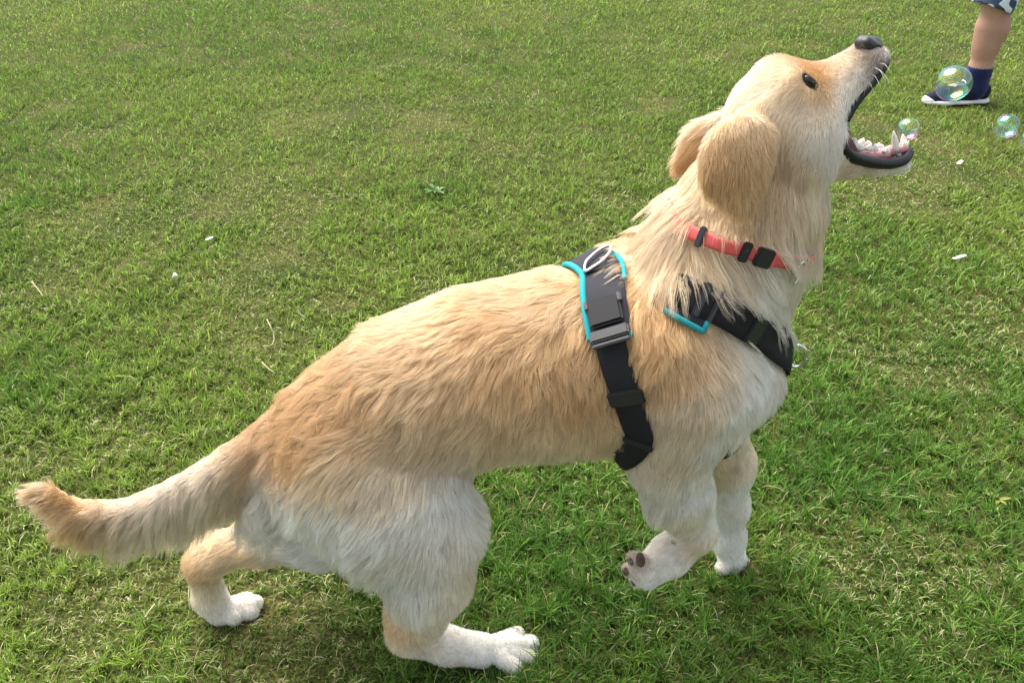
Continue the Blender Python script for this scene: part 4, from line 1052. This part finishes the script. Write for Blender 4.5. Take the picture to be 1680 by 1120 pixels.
# ================================================================== SOAP BUBBLES
def bubble_material():
    m = bpy.data.materials.new('soap_film'); m.use_nodes = True; n, l = m.node_tree.nodes, m.node_tree.links; n.remove(n['Principled BSDF'])
    tr = n.new('ShaderNodeBsdfTransparent'); gl = n.new('ShaderNodeBsdfGlossy'); gl.inputs['Roughness'].default_value = .02
    lw = n.new('ShaderNodeLayerWeight'); lw.inputs['Blend'].default_value = .5
    mr = n.new('ShaderNodeValToRGB'); e = mr.color_ramp.elements
    e[0].position = 0; e[0].color = (.13,) * 3 + (1,); e[1].position = 1; e[1].color = (.95,) * 3 + (1,)
    x = e.new(.55); x.color = (.19,) * 3 + (1,); x = e.new(.86); x.color = (.50,) * 3 + (1,)
    l.new(lw.outputs['Facing'], mr.inputs[0])
    tc = n.new('ShaderNodeTexCoord'); oi = n.new('ShaderNodeObjectInfo'); ad = n.new('ShaderNodeVectorMath'); ad.operation = 'ADD'
    l.new(tc.outputs['Object'], ad.inputs[0]); l.new(oi.outputs['Location'], ad.inputs[1])
    ns = n.new('ShaderNodeTexNoise'); ns.inputs['Scale'].default_value = 26; ns.inputs['Detail'].default_value = 1.5; ns.inputs['Distortion'].default_value = 1.2
    l.new(ad.outputs[0], ns.inputs['Vector'])
    mt = n.new('ShaderNodeMath'); mt.operation = 'MULTIPLY_ADD'; mt.inputs[1].default_value = 1.7; l.new(ns.outputs['Fac'], mt.inputs[0])
    fm = n.new('ShaderNodeMath'); fm.operation = 'MULTIPLY'; fm.inputs[1].default_value = .55; l.new(lw.outputs['Facing'], fm.inputs[0]); fo = n.new('ShaderNodeMath'); fo.operation = 'ADD'; fo.inputs[1].default_value = .42; l.new(fm.outputs[0], fo.inputs[0]); l.new(fo.outputs[0], mt.inputs[2])
    fr = n.new('ShaderNodeMath'); fr.operation = 'FRACT'; l.new(mt.outputs[0], fr.inputs[0])
    hs = n.new('ShaderNodeCombineColor'); hs.mode = 'HSV'; hs.inputs[1].default_value = .55; hs.inputs[2].default_value = 1.0; l.new(fr.outputs[0], hs.inputs[0])
    mc = n.new('ShaderNodeMix'); mc.data_type = 'RGBA'; mc.inputs[7].default_value = (1, 1, 1, 1)
    rm = n.new('ShaderNodeMath'); rm.operation = 'POWER'; rm.inputs[1].default_value = 5; l.new(lw.outputs['Facing'], rm.inputs[0]); l.new(rm.outputs[0], mc.inputs[0])
    l.new(hs.outputs[0], mc.inputs[6]); l.new(mc.outputs[2], gl.inputs['Color'])
    mx = n.new('ShaderNodeMixShader'); l.new(mr.outputs[0], mx.inputs[0]); l.new(tr.outputs[0], mx.inputs[1]); l.new(gl.outputs[0], mx.inputs[2])
    l.new(mx.outputs[0], n['Material Output'].inputs['Surface'])
    return m
BUB = bubble_material()
def bubble(p, r, label):
    import bmesh
    bm = bmesh.new(); bmesh.ops.create_icosphere(bm, subdivisions=5, radius=r)
    for v in bm.verts: v.co *= 1 + .012 * math.sin(v.co.x / r * 2 + 1) * math.cos(v.co.z / r * 2)
    for f in bm.faces: f.smooth = True
    me = bpy.data.meshes.new('soap_bubble'); bm.to_mesh(me); bm.free(); me.materials.append(BUB)
    o = link(bpy.data.objects.new('soap_bubble', me)); o.location = p
    tag(o, label, 'bubble', 'soap bubbles drifting in the air')
for px, py, rp, dep, lab in ((1564, 137, 28.5, 1.45, 'largest soap bubble, drifting in front of the navy shoe and sock'), (1490, 212, 18.5, 1.10, 'small soap bubble touching the dog\'s lower teeth'),
                             (1652, 207, 19.5, 1.55, 'small soap bubble in open air over the grass right of the shoe'), (1692, 229, 17, 1.5, 'soap bubble cut off by the right edge of the picture')):
    bubble(at_depth(px, py, dep), rp * dep / FPX, lab)

# ================================================================== WEEDS IN THE LAWN
def weed(px, py, n, size, col, label, seed):
    r = np.random.default_rng(seed); c = on_ground(px, py)
    e = bpy.data.objects.new('broadleaf_weed', None); e.empty_display_size = .03; link(e); tag(e, label, 'weed')
    m = material('weed_leaf', col, .5, .35, noise=(60, .7))
    for i in range(n):
        a = 2 * math.pi * i / n + r.normal(0, .25); L = size * r.uniform(.6, 1.1); W = L * r.uniform(.28, .42); rise = r.uniform(.25, .7)
        d = np.array([math.cos(a), math.sin(a), 0]); s = np.array([-d[1], d[0], 0]); V = []
        for k in range(7):
            t = k / 6; w = W * math.sin(math.pi * min(1, .12 + .88 * t) ** .8) * (1 if k < 6 else .1) / 2 + .0006
            z = .012 + L * rise * math.sin(t * 2.0) * .6; p = c + d * (.004 + L * t) + np.array([0, 0, z])
            V += [p - s * w + np.array([0, 0, .25 * w]), p, p + s * w + np.array([0, 0, .25 * w])]
        F = [(3 * k + j, 3 * k + 3 + j, 3 * k + 4 + j, 3 * k + 1 + j) for k in range(6) for j in (0, 1)]
        np_mesh('leaf', np.array(V), np.array(F), m, e)
weed(716, 320, 8, .040, (.075, .16, .035), 'dark green broadleaf weed rosette in the lawn beyond the dog\'s back', 3)
weed(1633, 826, 6, .022, (.22, .25, .04), 'yellowish small leafy weed in the grass near the right edge', 5)

# ================================================================== SMALL THINGS LYING ON THE LAWN
SCRAP = material('white_scrap', (.80, .79, .76), .7, .3, noise=(200, .85)); STRAW = material('dry_straw', (.50, .43, .26), .8, .2, noise=(150, .75))
def scrap(px, py, kind, label):
    p = on_ground(px, py, .022)
    if kind == 'puff':                                           # a crumpled white ball
        pr = [prim(p + rng.normal(0, .0028, 3), p + rng.normal(0, .0028, 3) + np.array([0, 0, .003]), .0042, .0035, .002) for _ in range(7)]
        o = sdf_object('white_scrap', pr, .0012, SCRAP, None, .005)
    else:
        L_, W_, a = kind; d = np.array([math.cos(a), math.sin(a), .08]); s = np.array([-math.sin(a), math.cos(a), 0]); n = 7; V = []; 
        for zz in (0, -.0012):
            for i in range(n):
                t = i / (n - 1) - .5
                for q in (-.5, .5): V.append(p + d * L_ * t + s * W_ * q * (1.15 - 1.1 * t * t * 2) + np.array([0, 0, zz + .004 * math.sin(3 * t + q)]))
        F = []
        for i in range(n - 1):
            a0 = 2 * i; b0 = 2 * n + 2 * i
            F += [(a0, a0 + 2, a0 + 3, a0 + 1), (b0, b0 + 1, b0 + 3, b0 + 2), (a0, b0, b0 + 2, a0 + 2), (a0 + 1, a0 + 3, b0 + 3, b0 + 1)]
        F += [(0, 1, 2 * n + 1, 2 * n), (2 * n - 2, 4 * n - 2, 4 * n - 1, 2 * n - 1)]
        o = np_mesh('white_scrap', np.array(V), np.array(F), SCRAP, None, False)
    tag(o, label, 'scrap', 'white scraps on the lawn')
scrap(288, 452, 'puff', 'round white fluffy scrap in the grass left of the dog')
scrap(343, 391, (.026, .009, -.2), 'short white scrap lying flat beyond the round fluffy one')
scrap(1575, 266, (.022, .011, .3), 'tiny white scrap on the grass below the shoe')
scrap(1574, 421, (.036, .007, 0.), 'thin white strip on the grass right of the dog\'s neck')
def stalk(pts, r, label):
    P = [on_ground(x, y, z) for x, y, z in pts]; p = smooth_path(P, 24); V, F = tube(p, np.linspace(r, r * .55, 24), 6)
    tag(np_mesh('dry_stalk', V, F, STRAW), label, 'stalk', 'dry stalks in the lawn')
stalk([(438, 524, .05), (444, 536, .045), (449, 548, .03), (449, 560, .02), (443, 567, .016), (430, 568, .015)], .0016, 'curved pale dry stalk standing over a worn patch above the dog\'s back')
stalk([(52, 462, .03), (62, 474, .026), (70, 485, .020)], .0017, 'straight pale dry stalk lying near the left edge')
stalk([(430, 594, .03), (440, 604, .026), (452, 612, .02)], .0015, 'short pale dry stalk in a bare spot just above the dog\'s rump')
stalk([(238, 1012, .02), (246, 1000, .024), (254, 990, .022)], .0016, 'pale dry stalk on the grass below the tail')
